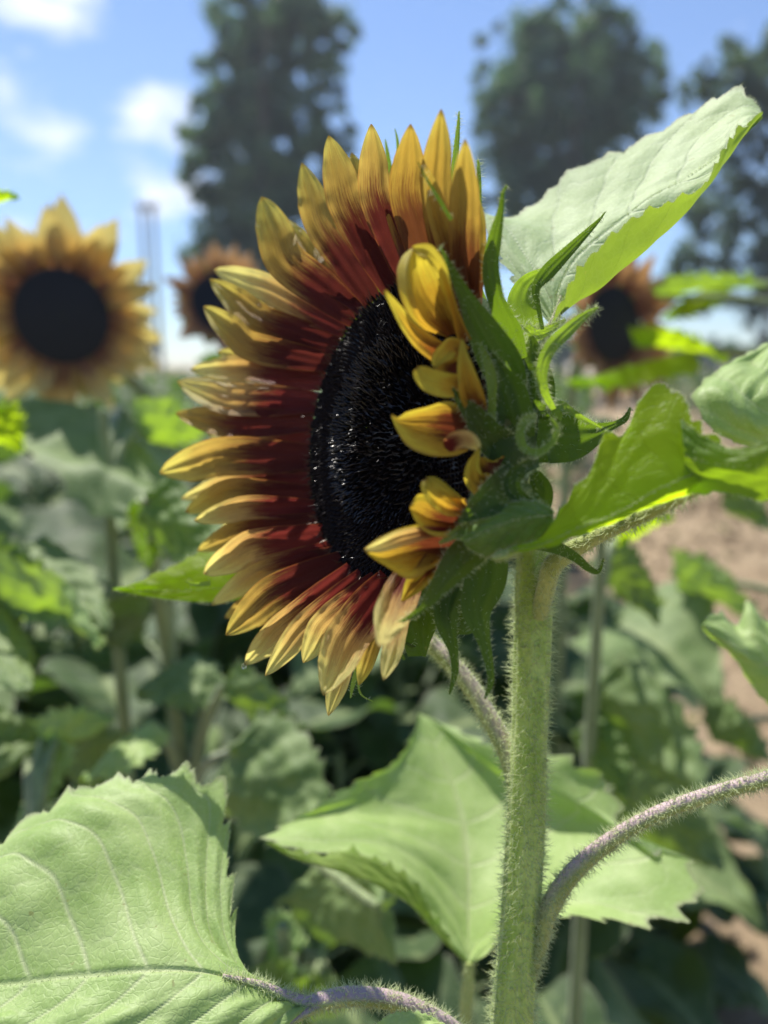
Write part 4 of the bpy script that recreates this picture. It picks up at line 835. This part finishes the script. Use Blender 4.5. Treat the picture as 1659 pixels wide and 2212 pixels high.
lit_leaf_plant(400, 1600, .75, 'leafy sunflower plant in shade below the focused petals', [
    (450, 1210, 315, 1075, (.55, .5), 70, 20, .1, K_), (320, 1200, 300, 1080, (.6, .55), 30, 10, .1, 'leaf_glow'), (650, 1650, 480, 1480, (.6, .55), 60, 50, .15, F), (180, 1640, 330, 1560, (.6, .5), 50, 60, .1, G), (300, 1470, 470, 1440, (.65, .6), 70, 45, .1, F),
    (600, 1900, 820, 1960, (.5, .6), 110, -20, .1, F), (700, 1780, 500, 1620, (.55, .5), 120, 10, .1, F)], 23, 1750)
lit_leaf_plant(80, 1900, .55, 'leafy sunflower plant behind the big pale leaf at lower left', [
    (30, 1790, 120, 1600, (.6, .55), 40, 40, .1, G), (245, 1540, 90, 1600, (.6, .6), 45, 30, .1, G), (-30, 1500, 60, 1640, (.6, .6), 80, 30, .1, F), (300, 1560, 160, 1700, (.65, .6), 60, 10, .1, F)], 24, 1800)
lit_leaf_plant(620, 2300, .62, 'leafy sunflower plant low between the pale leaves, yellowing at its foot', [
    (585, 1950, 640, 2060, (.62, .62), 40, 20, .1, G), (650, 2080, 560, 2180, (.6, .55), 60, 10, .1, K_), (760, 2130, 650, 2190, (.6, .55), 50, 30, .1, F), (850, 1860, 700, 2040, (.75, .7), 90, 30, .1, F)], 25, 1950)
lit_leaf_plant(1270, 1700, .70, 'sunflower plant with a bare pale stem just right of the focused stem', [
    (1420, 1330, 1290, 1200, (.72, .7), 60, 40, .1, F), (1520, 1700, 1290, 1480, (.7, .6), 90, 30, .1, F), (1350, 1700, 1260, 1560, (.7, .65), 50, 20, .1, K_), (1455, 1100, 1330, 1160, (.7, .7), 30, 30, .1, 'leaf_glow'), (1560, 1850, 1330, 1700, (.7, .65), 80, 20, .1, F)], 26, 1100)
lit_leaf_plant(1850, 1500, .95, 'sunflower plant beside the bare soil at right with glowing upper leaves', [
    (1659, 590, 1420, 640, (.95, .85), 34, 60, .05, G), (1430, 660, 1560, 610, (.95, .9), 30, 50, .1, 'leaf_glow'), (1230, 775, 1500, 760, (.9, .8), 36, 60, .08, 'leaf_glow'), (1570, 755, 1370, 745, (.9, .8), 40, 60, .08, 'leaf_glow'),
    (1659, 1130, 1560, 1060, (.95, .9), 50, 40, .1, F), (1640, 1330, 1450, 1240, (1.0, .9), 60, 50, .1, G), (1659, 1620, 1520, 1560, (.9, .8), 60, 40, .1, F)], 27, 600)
lit_leaf_plant(-120, 1000, .55, 'sunflower plant outside the left edge with one green leaf tip reaching in', [(40, 408, -100, 440, (.5, .5), 22, 40, .05, 'leaf_glow')], 28, 420)

# ------------------------------------------------------------------ rows of plants behind: templates copied
tmpl = []
for k in range(5):
    t = field_plant('sunflower_plant', (0, 0), 'blurred leafy sunflower plant without a visible flower in the rows behind', .96 + .03 * k, 20, 'sunflower plant', 'sunflower plants in the rows behind', None, 40 + k, lo=.12, size=1.4)
    tmpl.append(t)
def copy_tree(o, parent=None):
    c = o.copy(); COL.objects.link(c)
    if parent is not None: c.parent = parent
    for ch in list(o.children): copy_tree(ch, c)
    return c
r = np.random.default_rng(12); spots = []
for x, y, sc_ in [(-.62, .95, .86), (-.40, .98, .80), (-.22, 1.0, .70), (-.06, .95, .68), (.10, 1.02, .68), (.20, 1.2, .72), (-.72, 1.25, .95), (-.50, 1.35, .95), (-.30, 1.3, .92), (-.12, 1.35, .92), (.05, 1.4, .9), (-.3, .72, .66), (-.08, .70, .62), (.14, .78, .62), (.30, .98, .62), (.42, 1.15, .60), (.56, 1.3, .55), (.48, 1.6, .62), (.36, 1.45, .75), (.02, 1.15, .85), (-.5, .78, .66), (-.66, 1.1, .8), (-.18, .85, .74)]:
    spots.append((x, y, sc_))
for row, x0 in enumerate([-3.4, -2.85, -2.3, -1.8, -1.3, -.85, -.45]):
    y = 1.75 + .1 * (row % 3)
    while y < 6:
        spots.append((x0 + r.normal(0, .05) + .25 * y, y, r.uniform(.92, 1.06))); y += r.uniform(.36, .5) * (1 + y * .06)
for row, x0 in enumerate([1.9, 2.5]):
    y = 3.6
    while y < 6: spots.append((x0 + r.normal(0, .06) + .25 * y, y, r.uniform(.7, .9))); y += r.uniform(.5, .7)
vis = []
for x, y, sc_ in spots:                 # keep what the picture can see, with a margin
    if abs(x) < .56 * y + .25: vis.append((x, y, sc_))
used = [False] * 5; row_plants = []
for i, (x, y, sc_) in enumerate(vis):
    k = int(r.integers(0, 5))
    if used[k]: o = copy_tree(tmpl[k])
    else: o = tmpl[k]; used[k] = True
    o.location = (x, y, 0); o.rotation_euler = (0, 0, r.uniform(0, 6.28)); o.scale = (sc_,) * 3; row_plants.append((x, y, sc_, o))
# what sets the nearer ones apart: what they stand below, and which is nearest there
ZONES = [(60, 'at the left edge of the picture'), (250, 'straight below the left blurred flower'), (450, 'below the gap right of the left flower'), (700, 'below the left petals of the focused flower'),
         (1000, 'below the black centre of the focused flower'), (1250, 'behind the stem of the focused flower'), (9999, 'right of the focused stem by the bare soil')]
zone = {}
for x, y, sc_, o in sorted(row_plants, key=lambda t: t[1]):
    c_ = np.array([x, y, sc_ * .9]) - CAM; u_ = CX + c_[0] / (c_ @ FWD) * FPX; zn = [z for lim, z in ZONES if u_ < lim][0]; k = zone.get(zn, 0); zone[zn] = k + 1
    if k < 4: o['label'] = ['nearest', 'second nearest', 'third nearest', 'fourth nearest'][k] + ' of the leafy flowerless plants ' + zn
    else: o['label'] = 'distant leafy sunflower plant, one of the flowerless ones in the back rows'
# the far part of the field, which reads as one green mass
def far_field():
    mb = MB(); r = np.random.default_rng(77); V = []; n_ = 30000
    y = 6 + 22 * r.random(n_)**1.3; row = r.integers(-16, 14, n_); x = row * .75 + .25 * y + r.normal(0, .14, n_)
    z = r.uniform(.25, 1.0, n_) + .1 * wob(x * 2 + y * 3, 4); ok = (np.abs(x) < .6 * y + 1.5) & ~((x > .25 * y + .1) & (x < .25 * y + 2.2) & (y < 22))
    c = np.stack([x, y, z], -1)[ok]; k = len(c); a = nrm(r.normal(0, 1, (k, 3)) * np.array([1, 1, .4])); b = nrm(np.cross(a, r.normal(0, .3, (k, 3)) + np.array([0, 0, 1.0]))) * .75; sz = r.uniform(.06, .11, k)[:, None]
    v = np.stack([c - a * sz, c - b * sz, c + a * sz * 1.3, c + b * sz], 1).reshape(-1, 3); mb.add(v, np.arange(k * 4).reshape(-1, 4))
    o = mb.link('sunflower_field', ['leaf_field_shaded'], world=True); o['kind'] = 'stuff'; o['label'] = 'far rows of the sunflower field merging into one green band'; o['category'] = 'crop field'
far_field()

# weeds between the rows
mb = MB(); nW = 16000
wx = r.uniform(-4, 4.5, nW); wy = r.uniform(.35, 9, nW); path = (wx > .25 * wy + .12) & (wx < .25 * wy + 1.6) ; path |= (wx > .2) & (wy > 1.3) & (wx < .25 * wy + 1.6) ; keep = (~path) | (r.random(nW) < .05); clump = wob(wx * 3.1, 50) + wob(wy * 2.7, 51); keep &= clump > -.35
wx, wy = wx[keep], wy[keep]; n_ = len(wx); sz = r.uniform(.012, .035, n_)[:, None]; hz = r.uniform(.0, .14, n_)
c = np.stack([wx, wy, hz], -1); a = nrm(r.normal(0, 1, (n_, 3)) * np.array([1, 1, .6])); b = nrm(np.cross(a, r.normal(0, 1, (n_, 3)))) * .45
v = np.stack([c - a * sz, c - b * sz, c + a * sz, c + b * sz], 1).reshape(-1, 3)
mb.add(v, np.arange(n_ * 4).reshape(-1, 4)); o = mb.link('weeds', ['weed_green'], world=True); o['kind'] = 'stuff'; o['label'] = 'low green weeds on the ground between the plants'; o['category'] = 'weeds'

# ------------------------------------------------------------------ trees behind the field
def tree(name, u, base_d, label, blobs, mat, seed, leaf, per, trunk_px, lean=0, solid=.5, limbs=14):
    loc = base_of(u, 780, base_d); rt = empty(name, loc, label, 'tree'); r = np.random.default_rng(seed)
    pxm = base_d / FPX
    cs = np.array([PW(b[0], b[1], base_d) for b in blobs]); rs_ = np.array([[b[2] * pxm, b[3] * pxm] for b in blobs])
    top = cs[:, 2].max(); mb = MB()
    tr = trunk_px * pxm; cx_ = cs[np.argmax(cs[:, 2])]
    tk = [(loc[0], loc[1], -.2, tr), (loc[0] * .7 + cx_[0] * .3, loc[1], top * .35, tr * .75), (loc[0] * .4 + cx_[0] * .6, loc[1], top * .7, tr * .4), (cx_[0], loc[1], top, tr * .1)]
    tube(mb, tk, n=24, m=12, world=True)
    for i in range(limbs):
        j = i % len(blobs); z0 = max(.8, cs[j][2] - rs_[j][0] * r.uniform(.6, 1.4)); f = min(1, z0 / top); px_ = loc[0] + (cx_[0] - loc[0]) * f
        e = cs[j] + r.normal(0, .35, 3) * np.array([rs_[j][0], rs_[j][0], rs_[j][1]]); s0 = np.array([px_, loc[1], z0 * .85])
        tube(mb, [tuple(s0) + (tr * .28,), tuple((s0 + e) / 2 + np.array([0, 0, .1])) + (tr * .16,), tuple(e) + (tr * .04,)], n=8, m=6, world=True)
    mb.link('trunk', ['bark'], rt, world=True, origin=loc)
    V = []
    for j, b in enumerate(blobs):
        nsub = max(8, int(b[4] * 34)); dirs = nrm(r.normal(0, 1, (nsub, 3))); rad_ = r.uniform(.1, 1.2, (nsub, 1))**.7
        sc = cs[j] + dirs * rad_ * np.array([rs_[j][0], rs_[j][0] * .8, rs_[j][1]])
        for s_ in sc:
            sr = r.uniform(.10, .36) * min(rs_[j]); kk = int(per * r.uniform(.6, 1.3))
            p = s_ + r.normal(0, .55, (kk, 3)) * sr
            a = nrm(r.normal(0, 1, (kk, 3))); bb = nrm(np.cross(a, r.normal(0, 1, (kk, 3)))) * .6; z = (leaf * r.uniform(.6, 1.3, kk))[:, None]
            V.append(np.stack([p - a * z, p - bb * z, p + a * z, p + bb * z], 1).reshape(-1, 3))
    V = np.concatenate(V); mb = MB(); mb.add(V, np.arange(len(V)).reshape(-1, 4)); mb.link('crown', [mat], rt, world=True, origin=loc)
tree('deciduous_tree', 560, 24, 'tall dark tree with ragged layered crown behind the left side of the flower',
     [(600, -60, 100, 60, 1), (590, 40, 150, 70, 1.6), (640, 110, 130, 70, 1.3), (530, 130, 100, 60, 1), (570, 210, 160, 70, 1.8), (500, 250, 90, 60, 1), (455, 300, 70, 50, .6), (600, 310, 170, 70, 1.9), (700, 300, 90, 50, .8), (520, 380, 115, 70, 1.4), (640, 400, 150, 70, 1.5), (500, 460, 85, 60, 1.0), (590, 490, 160, 70, 1.6), (500, 560, 130, 60, 1.2), (640, 570, 140, 60, 1.2), (560, 650, 160, 70, 1.2), (680, 50, 70, 50, .5)], 'crown_spruce', 61, .085, 170, 7)
tree('deciduous_tree', 1215, 26, 'broad domed dark green tree right behind the flower tip',
     [(1230, 60, 110, 60, 1), (1150, 110, 110, 70, 1.1), (1310, 120, 110, 70, 1.1), (1230, 170, 140, 80, 1.7), (1110, 220, 100, 70, 1), (1350, 210, 90, 60, .9), (1200, 290, 140, 80, 1.7), (1320, 300, 90, 60, .8), (1100, 330, 90, 70, .8), (1180, 390, 120, 70, 1.2), (1250, 430, 100, 60, .8), (1130, 460, 100, 60, .8), (1190, 540, 110, 70, .8), (1040, 250, 40, 40, .3), (1400, 200, 50, 40, .4)], 'crown_broad', 62, .085, 170, 7)
tree('deciduous_tree', 1640, 20, 'loose airy tree at the right edge with sky showing through',
     [(1600, 130, 110, 50, .7), (1690, 100, 110, 60, .9), (1520, 190, 80, 45, .5), (1640, 220, 130, 60, .9), (1560, 300, 90, 50, .5), (1680, 330, 130, 60, .9), (1590, 400, 120, 60, .8), (1500, 480, 100, 50, .6), (1640, 480, 130, 60, .9), (1560, 560, 120, 50, .6), (1660, 600, 100, 60, .7), (1470, 570, 60, 40, .3), (1600, 670, 90, 40, .4), (1760, 220, 130, 90, 1), (1780, 450, 130, 90, 1)], 'crown_airy', 63, .075, 110, 10, limbs=20)
# low hedge line on the horizon
for i, (u, wd, dd, lab) in enumerate([(60, 260, 60, 'low far hedge on the horizon behind the left flower'), (1500, 300, 70, 'low far hedge on the horizon beyond the bare soil')]):
    tree('hedge', u, dd, lab, [(u + k, 775 - (k * 37 % 23), 70, 26, .8) for k in range(-wd, wd, 60)], 'crown_broad', 70 + i, .45, 70, 3, limbs=4)

# twin-pole power line support
dP = 45; loc = base_of(335, 780, dP); rt = empty('utility_pole', loc, 'distant twin wooden power pole with cross arm left of the tall tree', 'utility pole'); k_ = dP / FPX
for sx in (-11, 13):
    mb = MB(); x = loc[0] + sx * k_; tube(mb, [(x, loc[1], -.3, .17), (x, loc[1], 4, .15), (x, loc[1], PW(335, 452, dP)[2], .12)], n=10, m=10, world=True); mb.link('pole', ['weathered_wood'], rt, world=True, origin=loc)
mb = MB(); z = PW(335, 462, dP)[2]; x = loc[0]; tube(mb, [(x - 20 * k_, loc[1], z, .12), (x, loc[1], z, .12), (x + 22 * k_, loc[1], z, .12)], n=6, m=8, world=True); mb.link('cross_arm', ['weathered_wood'], rt, world=True, origin=loc)
for sx in (-19, 1, 21):
    mb = MB(); x = loc[0] + sx * k_; tube(mb, [(x, loc[1], z + .1, .05), (x, loc[1], z + .22, .10), (x, loc[1], z + .38, .04)], n=8, m=8, world=True); mb.link('insulator', ['insulator'], rt, world=True, origin=loc)

# dew drop on a petal tip
mb = MB(); dc = PW(527, 1439, .275); th = np.linspace(0.02, math.pi - .02, 14); ph = np.linspace(0, 2 * math.pi, 17)[:-1]; Tt, Pp = np.meshgrid(th, ph, indexing='ij'); R0 = .0009
mb.add(np.stack([R0 * np.sin(Tt) * np.cos(Pp), R0 * np.sin(Tt) * np.sin(Pp), R0 * 1.15 * np.cos(Tt)], -1).reshape(-1, 3), grid_faces(14, 16, True)[:, ::-1])
o = mb.link('dew_drop', ['water'], world=True); o.location = tuple(dc); o['label'] = 'tiny clear drop of water hanging from a lower left petal tip'; o['category'] = 'water drop'

# thin haze volume, added to pale the distant trees like lens veil
bpy.ops.mesh.primitive_cube_add(size=1); hz = bpy.context.object; hz.name = 'haze'; hz.data.name = 'haze'
hz.dimensions = (220, 170, 34); hz.location = (0, 60, 15.4)
hm = bpy.data.materials.new('haze'); hm.use_nodes = True; t_ = hm.node_tree; t_.nodes.remove(t_.nodes['Principled BSDF'])
pv = t_.nodes.new('ShaderNodeVolumePrincipled'); pv.inputs['Color'].default_value = (.80, .88, 1.0, 1); pv.inputs['Density'].default_value = .0018; pv.inputs['Anisotropy'].default_value = .3
t_.links.new(pv.outputs[0], t_.nodes['Material Output'].inputs['Volume']); hz.data.materials.append(hm)
hz['kind'] = 'stuff'; hz['label'] = 'thin haze volume added to pale the distant trees'; hz['category'] = 'haze'
